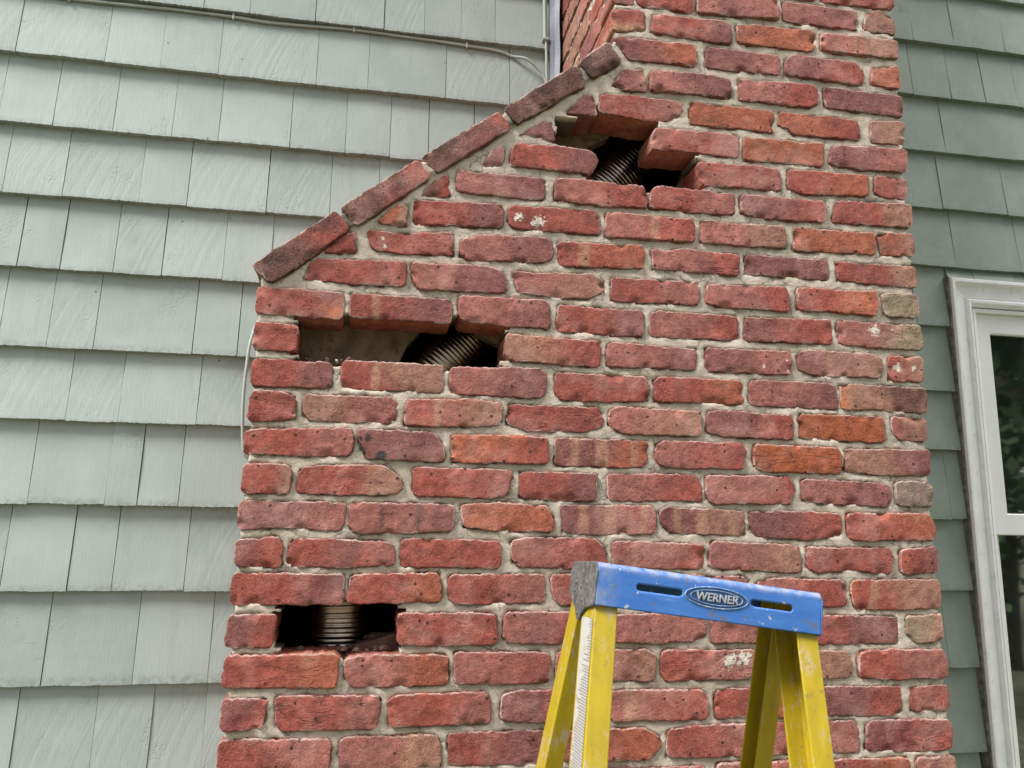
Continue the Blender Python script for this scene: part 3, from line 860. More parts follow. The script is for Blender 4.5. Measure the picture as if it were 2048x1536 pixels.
sid = [0]
WIN = (1.757, -1.03, 2.80, .789)          # window casing outline: x0, z0, x1, z1
def add_shingle(x0, x1, z, h):
    gap = rnd.choice((.0008, .001, .0013, .0018, .0028, .0007))
    sid[0] += 1
    me = shingle_mesh(x1 - x0 - gap, h, 11.7 * sid[0] + 1)
    o = bpy.data.objects.new('shingle', me)
    o.location = Vector(((x0 + x1) / 2, WALL - .001 - rnd.uniform(0, .0015), z + h / 2 + rnd.uniform(-.0015, .0015))) - house.location
    link(o, house)

def run(edges, z, h):
    for a_, b_ in zip(edges[:-1], edges[1:]):
        if b_ - a_ > .012: add_shingle(a_, b_, z, h)

def rand_edges(a_, b_):
    out = [a_]
    while out[-1] < b_ - .24:
        out.append(out[-1] + rnd.uniform(.09, .2))
    out.append(b_)
    return out

courses = [(z / 1000, [x / 1000 for x in l], [x / 1000 for x in r]) for z, l, r in COURSES]
courses.insert(0, (1.80, [], []))
lower = []
for k, (z, l, r) in enumerate(courses):
    h = (courses[k - 1][0] if k else z + .195) - z
    # left of the chimney: extend past the frame with random widths
    end = .49 if z > .30 else -.18
    if l:
        first = l[0]
        pre = rand_edges(-1.55, first)
        last = [x for x in l if x < end - .02]
        run(pre[:-1] + last[:-1] + (rand_edges(last[-1], end) if end - last[-1] > .22 else [last[-1], end]), z, h)
    else:
        run(rand_edges(-1.55, .49), z, h)
    # right of the chimney
    x0 = 1.235
    # joints hidden round the corner of the chimney, then the visible ones
    lim = WIN[0] + .004 if z < WIN[3] - .05 else 2.95
    seq = [x for x in r if x < lim - .02]
    st = rand_edges(x0, seq[0] if seq else lim) if (seq and seq[0] - x0 > .26) or not seq else [x0, seq[0]]
    if not r and z < WIN[3] - .05:
        st = [x0, x0 + .22, lim]           # one wide shingle reaches the casing
    elif seq and seq[0] - x0 > .26:
        st = [x0, seq[0] - .15 - rnd.uniform(0, .08), seq[0]]
    tail = rand_edges(seq[-1], lim)[1:] if seq else []
    run(st + seq[1:] + tail if seq else st, z, h)

# short pieces over the window head
es = rand_edges(WIN[0] + .006, 2.95)
run(es, WIN[3] + .002, .829 - WIN[3] - .001)

# courses below the picture, down to the ground, joined
bm = bmesh.new()
lows = [courses[-1][0] - .2 * k for k in range(1, 6)]
for z in lows + [1.80 + .195 * k for k in range(1, 7)]:
    for x0_, x1_ in (((-1.55, -.2), (1.235, 1.74)) if z < 0 else ((-1.55, .49), (1.235, 2.95))):
        es = rand_edges(x0_, x1_)
        for a_, b_ in zip(es[:-1], es[1:]):
            me = shingle_mesh(b_ - a_ - .001, .2, rnd.random() * 900)
            me.transform(Matrix.Translation(Vector(((a_ + b_) / 2, WALL - .001, z + .1)) - house.location))
            bm.from_mesh(me); bpy.data.meshes.remove(me)
tag(bm_ob('outlying_shingles', bm, M['shingle'], house), kind='stuff')
b = bmesh.new()
for lo, hi in (((-1.6, GROUND - .1), (WIN[0] + .02, 3.12)), ((WIN[2] - .02, GROUND - .1), (3.0, 3.12)), ((WIN[0] + .021, WIN[3] - .02), (WIN[2] - .021, 3.119)), ((WIN[0] + .021, GROUND - .099), (WIN[2] - .021, WIN[1] + .02))):
    box_bm((lo[0], WALL + .026, lo[1]), (hi[0], WALL + .12, hi[1]), 0, b)
b.verts.index_update()
o = mesh_ob('sheathing', [tuple(v.co) for v in b.verts], [tuple(v.index for v in f.verts) for f in b.faces], M['sheath'], house); b.free()

mesh_ob('added_eave', *(lambda b: ([tuple(v.co) for v in b.verts], [tuple(v.index for v in f.verts) for f in b.faces]))(box_bm((-1.6, .12, 3.08), (3.0, WALL + .1, 3.25), .005)), M['white'], house)  # overhang added out of view to shade the upper wall
# window: mitred casing, sashes, panes
def rect_loops(profile, rect):
    """frame swept round a rectangle; profile = list of (inset, y)"""
    x0, z0, x1, z1 = rect
    verts, faces = [], []
    for s, y in profile:
        verts += [(x0 + s, y, z0 + s), (x1 - s, y, z0 + s), (x1 - s, y, z1 - s), (x0 + s, y, z1 - s)]
    for i in range(len(profile) - 1):
        for k in range(4):
            faces.append((i * 4 + k, i * 4 + (k + 1) % 4, (i + 1) * 4 + (k + 1) % 4, (i + 1) * 4 + k))
    return verts, faces

YF = WALL - .020
casing = mesh_ob('window', *rect_loops([(0, WALL + .03), (-.001, YF + .006), (.003, YF), (.011, YF), (.014, YF + .003), (.017, YF + .012), (.023, YF + .016),
    (.027, YF + .017), (.055, YF + .021), (.0575, YF + .024), (.06, YF + .018), (.066, YF + .012), (.073, YF + .013), (.08, YF + .021), (.0835, YF + .024), (.0845, WALL + .04)], WIN), M['white'], house)
M['side_shade'] = make_plain('painted_side_shade', (.26, .26, .25), .8, .3, 40, .6)  # shade on the casing's outer sides, painted as a grey strip
mesh_ob('side_shade_strip', *rect_loops([(-.005, WALL + .03), (-.0045, YF + .013), (-.0015, YF + .009)], WIN), M['side_shade'], casing)
stop = mesh_ob('blind_stop', *rect_loops([(.0875, WALL + .06), (.0875, YF + .026), (.098, YF + .028), (.098, WALL + .08)], WIN), M['sash'], casing)
MID = .034
up = (WIN[0] + .099, MID - .026, WIN[2] - .099, WIN[3] - .099)
lo_ = (WIN[0] + .099, WIN[1] + .1, WIN[2] - .099, MID + .024)
def sash(rect, y, wdt, top=None):
    s = mesh_ob('sash', *rect_loops([(0, y + .03), (0, y), (wdt - .004, y + .001), (wdt, y + .005), (wdt + .001, y + .02)], rect), M['sash'], casing)
    x0, z0, x1, z1 = rect
    i = wdt - .002
    mesh_ob('pane', [(x0 + i, y + .012, z0 + i), (x1 - i, y + .012, z0 + i), (x1 - i, y + .012, z1 - i), (x0 + i, y + .012, z1 - i)], [(0, 1, 2, 3)], M['glass'], casing)
    return s
sash(up, YF + .045, .062)
sash(lo_, YF + .078, .052)
o = mesh_ob('window_sill', *(lambda b: ([tuple(v.co) for v in b.verts], [tuple(v.index for v in f.verts) for f in b.faces]))(box_bm((WIN[0] - .03, YF - .05, WIN[1] - .035), (WIN[2] + .03, WALL + .05, WIN[1] + .002), .004)), M['white'], casing)
# dark room behind the panes
mesh_ob('room_shade', *(lambda b: ([tuple(v.co) for v in b.verts], [tuple(v.index for v in f.verts) for f in b.faces]))(box_bm((WIN[0] + .05, WALL + .13, WIN[1] + .05), (WIN[2] - .05, WALL + .16, WIN[3] - .05))), M['sheath'], casing)

# flashing and bead of caulk where wall meets the stack
pts = []
nz = 40
vs_, fs_ = [], []
for j in range(nz + 1):
    z = 1.06 + .85 * j / nz
    wob = N1(z * 9, 2) * .003
    for x, y in ((.482 + wob * .4, WALL - .004), (.485 + wob, WALL - .013), (.497 + wob, WALL - .016 + wob), (.511 + wob * 1.2, WALL - .022 + wob), (.514 + wob, WALL - .004)):
        vs_.append((x, y, z))
for j in range(nz):
    for k in range(4):
        q = j * 5 + k
        fs_.append((q, q + 1, q + 6, q + 5))
mesh_ob('flashing', vs_, fs_, M['flash'], house, smooth=False)

# ------------------------------------------------------------------ chimney
chim = empty('chimney', (.5, .25, GROUND))
tag(chim, 'red brick chimney with sloping shoulder and three openings broken through its face', 'chimney')
CH = chim.location

bricks = []      # outlines for the mortar sheet
def add_brick(row, c1, c2, top, bot, fl, dz=0, key=None):
    tp = [(x / 1000, z / 1000 + dz) for x, z in top]
    bt = [(x / 1000, z / 1000 + dz) for x, z in bot]
    poly = tp + bt[::-1]
    bricks.append(poly)
    seed = (key if key is not None else len(bricks)) * 1.731 + 3
    depth = .095
    if row in (0, 2) and tp[0][0] < .54: depth = .2
    rg = random.Random(seed)
    me, c = brick_mesh('brick', tp, bt, seed, c1, c2, depth, rg.uniform(-.002, .0035), fl)
    return place('brick', me, c - CH, chim), me, c

objs_by_row = {}
for i, (row, c1, c2, top, bot, fl) in enumerate(BRICKS):
    o, me, c = add_brick(row, c1, c2, top, bot, fl, key=i)
    objs_by_row.setdefault(row, []).append((o, top, bot))
# rows beyond the frame, copied from rows of the same bond
def copy_row(src, dz):
    for o, top, bot in objs_by_row[src]:
        c = o.copy(); c.location.z += dz
        link(c, chim)
        bricks.append([(x / 1000, z / 1000 + dz) for x, z in top] + [(x / 1000, z / 1000 + dz) for x, z in bot][::-1])
for src, dz in ((1, .147), (2, .294), (1, .294), (2, .441), (24, -.146), (25, -.146)):
    copy_row(src, dz)

# sloping coping: front bricks plus the courses of them running back to the wall
ang = math.atan2(.125, .152)
cop = []
for i, (c1, q) in enumerate(COPING):
    q = [(x / 1000, z / 1000) for x, z in q]
    tl, tr, br, bl = q
    mx, mz = (tl[0] + br[0]) / 2, (tl[1] + br[1]) / 2
    an = math.atan2(tr[1] - tl[1], tr[0] - tl[0])
    def loc(p): 
        dx, dz = p[0] - mx, p[1] - mz
        return (dx * math.cos(an) + dz * math.sin(an), -dx * math.sin(an) + dz * math.cos(an))
    me, c = brick_mesh('coping_brick', [(loc(tl)[0] - .003, loc(tl)[1]), (loc(tr)[0] + .003, loc(tr)[1])], [(loc(bl)[0] - .003, loc(bl)[1]), (loc(br)[0] + .003, loc(br)[1])], 400 + i * 2.3, c1, 'r' if i in (0, 1, 2) else '', .1, .007, {'grime': 1}, back=True, chip=.8)
    rot = Matrix.Rotation(-an, 3, 'Y')
    o = place('coping_brick', me, Vector((mx, 0, mz)) + rot @ c - CH, chim, (0, -an, 0))
    cop.append(q)
    for k in range(1, 5):
        c_ = o.copy(); c_.location.y += .103 * k - .008; c_.location.z += rnd.uniform(-.002, .002)
        link(c_, chim)

# left face of the stack
rows_z = [1.102 + .0735 * k for k in range(0, 9)]
for k, z in enumerate(rows_z):
    full = k % 2 == 0      # the corner brick of these courses shows its end on this side
    y0 = .102 if full else .212
    spans = []
    y = y0
    while y < .5:
        spans.append((y, min(.5, y + .2)))
        y += .211
    for y_a, y_b in spans:
        if y_b - y_a < .02: continue
        L_ = y_b - y_a
        seed = 700 + k * 7.1 + y_a * 31
        rg = random.Random(seed)
        me, c = brick_mesh('side_brick', [(-L_ / 2, .026), (L_ / 2, .026)], [(-L_ / 2, -.026), (L_ / 2, -.026)], seed, rg.choice('rppptd'), rg.choice(('', 'p', 't', 't')), .09, rg.uniform(-.003, .001))
        # local x -> -Y, local y -> +X
        rot = Matrix(((0, 1, 0), (-1, 0, 0), (0, 0, 1)))
        place('side_brick', me, Vector((.522, (y_a + y_b) / 2, z)) + rot @ c - CH, chim, rot.to_euler())

# mortar sheet of the face
STEP = .0048
OUT = [(-.232, -.62), (-.223, .482), (-.222, .505), (-.088, .634), (-.066, .648), (.082, .766), (.096, .776), (.252, .896), (.272, .910), (.432, 1.034), (.444, 1.044), (.510, 1.097), (.524, 1.12), (.526, 1.75), (1.252, 1.75), (1.254, 1.3), (1.25, -.62)]
holes = [[(x / 1000, z / 1000) for x, z in h] for h in OPENINGS]
gx = np.arange(-.245, 1.265, STEP); gz = np.arange(-.63, 1.72, STEP)
X, Z = np.meshgrid(gx, gz)
rs = np.random.RandomState(5)
X = X + rs.uniform(-.0011, .0011, X.shape); Z = Z + rs.uniform(-.0011, .0011, Z.shape)
db = np.full(X.shape, .05)       # signed distance to the nearest brick (negative inside)
for poly in bricks + cop:
    xs = [p[0] for p in poly]; zs_ = [p[1] for p in poly]
    i0, i1 = np.searchsorted(gx, min(xs) - .03), np.searchsorted(gx, max(xs) + .03)
    j0, j1 = np.searchsorted(gz, min(zs_) - .03), np.searchsorted(gz, max(zs_) + .03)
    if i1 <= i0 or j1 <= j0: continue
    sx_, sz_ = X[j0:j1, i0:i1], Z[j0:j1, i0:i1]
    d = dist_poly(sx_, sz_, poly)
    d = np.where(inside(sx_, sz_, poly), -d, d) - .0018
    db[j0:j1, i0:i1] = np.minimum(db[j0:j1, i0:i1], d)
keep = inside(X, Z, OUT)
rag = lambda A, o: A + np.array([N1(x * 55 + o, z * 55, o) for x, z in zip(X.ravel(), Z.ravel())]).reshape(X.shape) * .0085
Xr, Zr = rag(X, 2.2), rag(Z, 7.7)
for h in holes: keep &= ~inside(Xr, Zr, h) & ~((dist_poly(X, Z, h) < .010) & (db < .0048))
keep &= db > -.0075
nzv, nxv = X.shape
lowN = np.array([[N1(x * 9, z * 13, 3.3) for x in gx[::4]] for z in gz[::4]])
lowN = np.kron(lowN, np.ones((4, 4)))[:nzv, :nxv]
hiN = np.array([N1(x * 70, z * 90, 1.1) for x, z in zip(X.ravel(), Z.ravel())]).reshape(X.shape)
hi2 = np.array([N1(x * 28, z * 38, 6.1) for x, z in zip(X.ravel(), Z.ravel())]).reshape(X.shape)
Y = .0040 + .0028 * lowN + .0012 * hiN + .0018 * hi2
ctop = [cop[0][0]] + [p for q in cop for p in (q[0], q[1])]
cband = np.zeros(X.shape, bool)
for q0, q1 in zip(cop[:-1], cop[1:]):
    cband |= inside(X, Z, [(q0[1][0] - .004, q0[1][1] - .001), (q1[0][0] + .004, q1[0][1] - .002), (q1[3][0] + .004, q1[3][1] + .002), (q0[2][0] - .004, q0[2][1] + .002)])
Y = np.where(cband, -.0035 + .002 * hi2 + .001 * hiN, Y)
crack = np.clip((hi2 + .02) * 5, 0, 1) * np.clip(1 - np.abs(db - .0008) / .0034, 0, 1)
Y += crack * .0055
Y = np.where(db < -.003, .03, np.where(db < -.0012, np.maximum(Y, .0065), Y))
idx = -np.ones(X.shape, int)
idx[keep] = np.arange(keep.sum())
V = np.stack([X[keep], Y[keep], Z[keep]], 1)
gapv = np.where(cband, np.clip(.42 + hi2, .2, .8), crack * np.clip(hiN * 2 + .45, 0, .75))[keep]
a_, b_, c_, d_ = idx[:-1, :-1], idx[:-1, 1:], idx[1:, 1:], idx[1:, :-1]
ok = (a_ >= 0) & (b_ >= 0) & (c_ >= 0) & (d_ >= 0)
F = np.stack([a_[ok], b_[ok], c_[ok], d_[ok]], 1)
# boundary edges pushed back to give the sheet real depth at the openings and corners
cnt = {}
for f in F:
    for k in range(4):
        e_ = (int(f[k]), int(f[(k + 1) % 4]))
        if (e_[1], e_[0]) in cnt: del cnt[(e_[1], e_[0])]
        else: cnt[e_] = 1
vlist = V.tolist(); flist = F.tolist(); gl = gapv.tolist()
backv = {}
for (p_, q_) in cnt:
    for w_ in (p_, q_):
        if w_ not in backv:
            x, y, z = vlist[w_]
            chain = [w_]
            for yy in (.03, .06, .093):
                vlist.append([x + N1(x * 50, yy * 50, z * 50) * .003, yy, z + N1(x * 50, z * 50, yy * 50) * .003]); gl.append(.8)
                chain.append(len(vlist) - 1)
            backv[w_] = chain
    for s in range(3):
        flist.append([q_, p_, backv[p_][s + 1], backv[q_][s + 1]] if s == 0 else [backv[q_][s], backv[p_][s], backv[p_][s + 1], backv[q_][s + 1]])
mo = mesh_ob('mortar', vlist, flist, M['mortar'], chim, smooth=True)
ga = mo.data.attributes.new('gap', 'FLOAT', 'POINT'); ga.data.foreach_set('value', np.array(gl, dtype=np.float32))

# mortar of the stack's left face
vs_, fs_ = [], []
ny, nz = 60, 90
for j in range(nz + 1):
    for i in range(ny + 1):
        y = .004 + (.5 - .004) * i / ny; z = 1.0 + .8 * j / nz
        vs_.append((.5285 - .003 * N1(y * 40, z * 50) - .002 * N1(y * 120, z * 120, 3), y, z))
for j in range(nz):
    for i in range(ny):
        q = j * (ny + 1) + i
        fs_.append((q + 1, q, q + ny + 1, q + ny + 2))
o = mesh_ob('side_mortar', vs_, fs_, M['mortar'], chim, smooth=True)
ga = o.data.attributes.new('gap', 'FLOAT', 'POINT')

# hollow shell behind the face: side walls, back, floor, sloping top (all of masonry)
def plate(name, poly, y0, y1, mat, parent=chim, holes_=()):
    """flat plate in the x-z plane between two depths, optional openings (via a filled 2D curve)"""
    cu = bpy.data.curves.new(name, 'CURVE'); cu.dimensions = '2D'; cu.fill_mode = 'BOTH'
    for pl in [poly] + list(holes_):
        sp = cu.splines.new('POLY'); sp.points.add(len(pl) - 1); sp.use_cyclic_u = True
        for p_, (x, z) in zip(sp.points, pl): p_.co = (x, z, 0, 1)
    cu.extrude = (y1 - y0) / 2
    tmp = bpy.data.objects.new('tmp', cu); COL.objects.link(tmp)
    dg = bpy.context.evaluated_depsgraph_get()
    me = bpy.data.meshes.new_from_object(tmp.evaluated_get(dg))
    bpy.data.objects.remove(tmp)
    me.transform(Matrix(((1, 0, 0, 0), (0, 0, 1, (y0 + y1) / 2), (0, 1, 0, 0), (0, 0, 0, 1))))
    me.flip_normals()
    me.materials.clear(); me.materials.append(mat)
    me.transform(Matrix.Translation(-parent_world(parent)))
    o = bpy.data.objects.new(name, me)
    return link(o, parent)

def slab(name, quad, y0, y1, mat):
    v = [(x, y0, z) for x, z in quad] + [(x, y1, z) for x, z in quad]
    n = len(quad)
    f = [tuple(range(n)), tuple(range(2 * n - 1, n - 1, -1))] + [(k, k + n, (k + 1) % n + n, (k + 1) % n) for k in range(n)]
    return mesh_ob(name, v, f, mat, chim)
slab('shell_wall', [(-.226, GROUND), (-.226, .484), (-.215, .488), (-.215, GROUND)], .0945, .499, M['mortar'])
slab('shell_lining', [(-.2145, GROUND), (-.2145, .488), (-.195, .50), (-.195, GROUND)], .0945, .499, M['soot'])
slab('shell_wall', [(1.18, GROUND), (1.18, 1.75), (1.247, 1.75), (1.247, GROUND)], .0945, .499, M['mortar'])
slab('shell_wall', [(.532, 1.08), (.532, 1.75), (.60, 1.75), (.60, 1.08)], .0945, .499, M['soot'])
slab('shoulder', [(-.222, .484), (.532, 1.10), (.56, 1.05), (-.16, .45)], .0945, .499, M['mortar'])
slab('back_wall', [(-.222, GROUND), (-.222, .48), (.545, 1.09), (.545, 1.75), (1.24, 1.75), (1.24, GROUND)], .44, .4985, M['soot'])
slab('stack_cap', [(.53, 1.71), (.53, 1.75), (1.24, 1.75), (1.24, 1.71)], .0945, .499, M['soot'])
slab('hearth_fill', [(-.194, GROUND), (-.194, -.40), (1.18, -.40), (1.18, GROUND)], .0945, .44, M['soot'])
# parged inner face with the slot of the flue running up through it
wob = lambda pl: [(x + rnd.uniform(-.006, .006), z + rnd.uniform(-.006, .006)) for x, z in pl]
slot = wob([(-.184, -.38), (-.184, -.03), (-.04, .22), (.055, .352), (.080, .392), (.112, .44), (.22, .58), (.36, .75), (.455, .845), (.482, .895), (.54, .93), (.57, .985), (.70, 1.12), (.80, 1.2), (.98, 1.2), (.86, 1.0), (.735, .915),
            (.738, .87), (.70, .80), (.61, .70), (.47, .58), (.37, .50), (.285, .455), (.250, .446), (.232, .443), (.236, .43), (.262, .408), (.300, .398), (.33, .36), (.25, .22), (.17, .05), (.16, -.38)])
plate('parging', [(-.194, -.39), (-.194, .46), (.545, 1.075), (.545, 1.7), (1.2, 1.7), (1.2, -.39)], .098, .135, M['parging'], holes_=[slot])

slab('added_stack_core', [(.535, 1.751), (.535, 4.3), (1.24, 4.3), (1.24, 1.751)], .006, .499, M['mortar'])  # stack carried up out of view, added to shade the right-hand wall
# brickwork below the frame and on the hidden flanks, joined
bm = bmesh.new()
def quick_brick(lo, hi): box_bm(lo, hi, .004, bm, 1)
for k in range(12):
    z = -.70 - .0726 * k
    x = -.232 + (0 if k % 2 else -.0)
    ws = [.08] + [.2] * 6 if k % 2 else [.2] * 6 + [.08]
    for w_ in ws:
        x1 = min(1.255, x + w_)
        if x1 - x > .03: quick_brick((x, .0, z - .052), (x1, .09, z))
        x = x1 + .0135
for k in range(34):
    z = 1.803 + .0726 * k
    x = .523
    for w_ in ([.095] + [.2] * 4 if k % 2 else [.2] * 4):
        x1 = min(1.256, x + w_)
        if x1 - x > .02: quick_brick((x, .0, z - .055), (x1, .09, z))
        x = x1 + .0135
    for xa, xb in ((.522, .6), (1.17, 1.257)):
        y = .101 if k % 2 else .203
        while y < .49:
            quick_brick((xa, y, z - .055), (xb, min(.498, y + .2), z)); y += .2135
for side, xa, xb in (('l', -.235, -.216), ('r', 1.2475, 1.2555)):
    for k in range(27 if side == 'l' else 43):
        z = (.478 if side == 'l' else 1.64) - .0726 * k
        y = .101 if k % 2 else .203
        while y < .49:
            quick_brick((xa, y, z - .052), (xb, min(.498, y + .2), z))
            y += .2135
me = bpy.data.meshes.new('flank_brickwork'); bm.to_mesh(me); bm.free()
me.transform(Matrix.Translation(-CH))
at_ = me.attributes.new('tone', 'FLOAT_COLOR', 'POINT')
cols = []
for i in range(len(me.vertices)):
    v_ = me.vertices[i].co
    k_ = .85 + .3 * abs(N1(round(v_.x * 5) * 3.3, round(v_.z / .0726) * 1.7))
    cols += [.30 * k_, .085 * k_, .07 * k_, .6]
at_.data.foreach_set('color', np.array(cols, dtype=np.float32))
me.attributes.new('marks', 'FLOAT_COLOR', 'POINT').data.foreach_set('color', np.zeros(4 * len(me.vertices), dtype=np.float32))
me.materials.append(M['brick'])
tag(place('flank_brickwork', me, (0, 0, 0), chim), kind='stuff')

# ------------------------------------------------------------------ flexible liner in the flue
path = catmull([(-.035, .245, -.42), (-.040, .245, -.2), (-.035, .245, -.02), (.03, .245, .17), (.135, .245, .34), (.235, .25, .455), (.40, .25, .65), (.52, .25, .80), (.625, .25, .925), (.73, .25, 1.06), (.83, .25, 1.25), (.87, .25, 1.5), (.87, .25, 1.68)], .0022)
PITCH = .0098
s = 0; rad = []
for i, p_ in enumerate(path):
    if i: s += float(np.linalg.norm(path[i] - path[i - 1]))
    ph = (s / PITCH) % 1
    rad.append(.0975 + .0019 * abs(math.sin(math.pi * ph)) ** .6 + .0016 * N1(s * 22, 1.5) + .0006 * N1(s * 160, 4.5))
v, f = sweep([tuple(p_) for p_ in path], rad, 48)
lin = mesh_ob('flue_liner', v, f, M['steel'], None, smooth=True)
tag(lin, 'ribbed flexible steel flue liner seen inside the chimney through its openings', 'flue liner')

# crumbs of brick and mortar on the sill of the lowest opening
bm = bmesh.new()
rg = random.Random(3)
for k in range(34):
    x = rg.choice((rg.uniform(-.01, .062), rg.uniform(.02, .066), rg.uniform(-.13, .06)))
    y = rg.uniform(.03, .13)
    r_ = rg.uniform(.003, .009) * (1.3 if y > .08 else 1)
    res_ = bmesh.ops.create_icosphere(bm, subdivisions=1, radius=r_)
    for v_ in res_['verts']:
        v_.co = Vector((v_.co.x * rg.uniform(.8, 1.5), v_.co.y, v_.co.z * .75)) * (1 + .3 * N1(v_.co.x * 300 + k, v_.co.y * 300, v_.co.z * 300)) + Vector((x, y, -.232 + r_ * .4 + (.012 if y > .09 and x > 0 else 0)))
for x0_, x1_, zb_, n_ in ((-.13, .02, .335, 16), (-.02, .25, .331, 10), (.62, .70, .768, 8)):
    for k in range(n_):
        r_ = rg.uniform(.002, .006)
        x, y = rg.uniform(x0_, x1_), rg.uniform(.012, .08)
        res_ = bmesh.ops.create_icosphere(bm, subdivisions=1, radius=r_)
        for v_ in res_['verts']:
            v_.co = v_.co * (1 + .35 * N1(v_.co.x * 400 + k, v_.co.y * 400, v_.co.z * 400)) + Vector((x, y, zb_ + r_ * .5))
rub = bm_ob('rubble', bm, M['rubble'])
tag(rub, 'crumbs of brick and mortar lying on the sills of the chimney openings', 'rubble', kind='stuff')
slab('sill_rubble_bed', [(-.03, -.26), (.0, -.222), (.03, -.216), (.06, -.206), (.085, -.20), (.085, -.26)], .055, .1, M['rubble'])

# ------------------------------------------------------------------ cable along the shingles
cab = empty('cable', (.466, WALL - .01, 1.3))
tag(cab, 'thin painted cable clipped along the shingles and curving down beside the stack', 'cable')
def strand(pts, r):
    v, f = sweep([tuple(p_) for p_ in catmull(pts, .012)], r, 8)
    return mesh_ob('strand', v, f, M['cable'], cab, smooth=True)
yc = WALL - .014
def onwall(pts):
    out = []
    for x, z in pts:
        out.append((x * 1.012, WALL + .009 if z > 1.36 else WALL - .009, z * 1.012))
    return out
strand(onwall([(-1.5, 1.37), (-1.2, 1.378), (-.997, 1.382), (-.827, 1.377), (-.69, 1.379), (-.563, 1.382), (-.41, 1.381), (-.30, 1.377), (-.10, 1.386), (.044, 1.384), (.16, 1.382), (.234, 1.379), (.304, 1.376), (.345, 1.3705),
        (.37, 1.362), (.408, 1.349), (.444, 1.321), (.463, 1.295), (.470, 1.25), (.462, 1.16)]) + [(.38, WALL - .009, 1.07), (.1, WALL - .009, .845), (-.15, WALL - .009, .645), (-.275, WALL - .012, .54), (-.300, WALL - .02, .48), (-.307, WALL - .024, .40), (-.309, WALL - .024, .32), (-.306, WALL - .022, .25), (-.298, WALL - .018, .185), (-.27, WALL - .012, .12), (-.262, WALL - .012, -.2)], .0042)
yc = WALL - .009
strand([(.466, yc, 1.75), (.467, yc, 1.6), (.469, yc - .002, 1.43)], .0062)
strand([(.472, yc - .002, 1.435), (.474, yc - .001, 1.36), (.475, yc, 1.28), (.471, yc, 1.17)], .0042)
yc = WALL + .009
for x, z in ((-.837, 1.3935), (-.415, 1.3975), (-.086, 1.403), (.239, 1.3955), (.471, 1.434)):
    b = box_bm((x - .003, yc - .0055, z - .0085), (x + .003, WALL + .016, z + .0085), .0015)
    if x > .4:
        b.free(); b = box_bm((x - .010, WALL - .018, z - .004), (x + .010, WALL + .004, z + .004), .0015)
    mesh_ob('cable_clip', [tuple(v_.co) for v_ in b.verts], [tuple(v_.index for v_ in f_.verts) for f_ in b.faces], M['cable'], cab); b.free()

# ------------------------------------------------------------------ stepladder
SC = .9
LW, LD, LH = .38 * SC, .1516 * SC, .066 * SC
th = (-.0035, .1285, -.0437)
Rl = Matrix.Rotation(th[0], 3, 'Z') @ Matrix.Rotation(th[1], 3, 'Y') @ Matrix.Rotation(th[2], 3, 'X')
Tl = Vector((0, -CAM_D, 0)) + SC * (Vector((.5565, -.2966, -.0733)) - Vector((0, -CAM_D, 0)))
LEN = 1.36
root = bpy.data.objects.new('stepladder', None)
root.empty_display_size = .1
root.matrix_world = Matrix.Translation(Tl + Rl @ Vector((0, 0, -LEN))) @ Rl.to_4x4()
link(root)
tag(root, 'worn yellow stepladder with a blue plastic top standing before the chimney', 'stepladder')
root_up = Vector((0, 0, LEN))

def lpart(name, verts, faces, mat, smooth=False, parent=root):
    V = np.asarray(verts, float)
    c = (V.min(0) + V.max(0)) / 2 if parent is not root else np.zeros(3)
    me = bpy.data.meshes.new(name)
    me.from_pydata(V.tolist(), [], faces)
    me.materials.append(mat)
    if smooth: me.polygons.foreach_set('use_smooth', [True] * len(me.polygons))
    o = bpy.data.objects.new(name, me)
    o.location = root_up if parent is root else (0, 0, 0)
    return link(o, parent)
def from_bm(b):
    b.verts.index_update()
    r_ = [tuple(v_.co) for v_ in b.verts], [tuple(v_.index for v_ in f_.verts) for f_ in b.faces]
    b.free(); return r_

# cap: rounded channel section with two slots cut through its front
prof = []
yf, yb, rr = -LD / 2, LD / 2, .009
for k in range(24): prof.append((yf - .0015 * (1 - k / 23), -LH + (LH - rr) * k / 23))
for k in range(1, 7):
    an = math.pi / 2 * k / 7
    prof.append((yf + rr - rr * math.cos(an), -rr + rr * math.sin(an)))
for k in range(11): prof.append((yf + rr + (LD - 2 * rr) * k / 10, 0))
for k in range(1, 7):
    an = math.pi / 2 * k / 7
    prof.append((yb - rr + rr * math.sin(an), -rr + rr * math.cos(an)))
for k in range(10): prof.append((yb, -rr - (LH * .86 - rr) * k / 9))
SLOTS = [(-.114 * 1.0, -.044, -.0275), (.060, .126, -.0275)]
SR = .0046
nxl = 172
vs_, fs_ = [], []
for i in range(nxl + 1):
    x = -LW / 2 + LW * i / nxl
    sl = (x - LW / 2) * 0
    for y, z in prof:
        px, pz = x, z
        if y < yf + .001 and z < -.004:
            for a0, a1, zc in SLOTS:
                cx_ = min(max(px, a0 + SR), a1 - SR)
                d = math.hypot(px - cx_, pz - zc)
                if d < SR + .0016 and d > SR - .0010:
                    k_ = SR / max(d, 1e-6)
                    px, pz = cx_ + (px - cx_) * k_, zc + (pz - zc) * k_
        vs_.append((px, y, pz))
npf = len(prof)
def in_slot(f_):
    cx0 = sum(vs_[q][0] for q in f_) / 4; cz0 = sum(vs_[q][2] for q in f_) / 4; cy0 = sum(vs_[q][1] for q in f_) / 4
    if cy0 > yf + .001: return False
    for a0, a1, zc in SLOTS:
        c0 = min(max(cx0, a0 + SR), a1 - SR)
        if math.hypot(cx0 - c0, cz0 - zc) < SR * .97: return True
    return False
for i in range(nxl):
    for k in range(npf - 1):
        f_ = (i * npf + k, (i + 1) * npf + k, (i + 1) * npf + k + 1, i * npf + k + 1)
        if not in_slot(f_): fs_.append(f_)
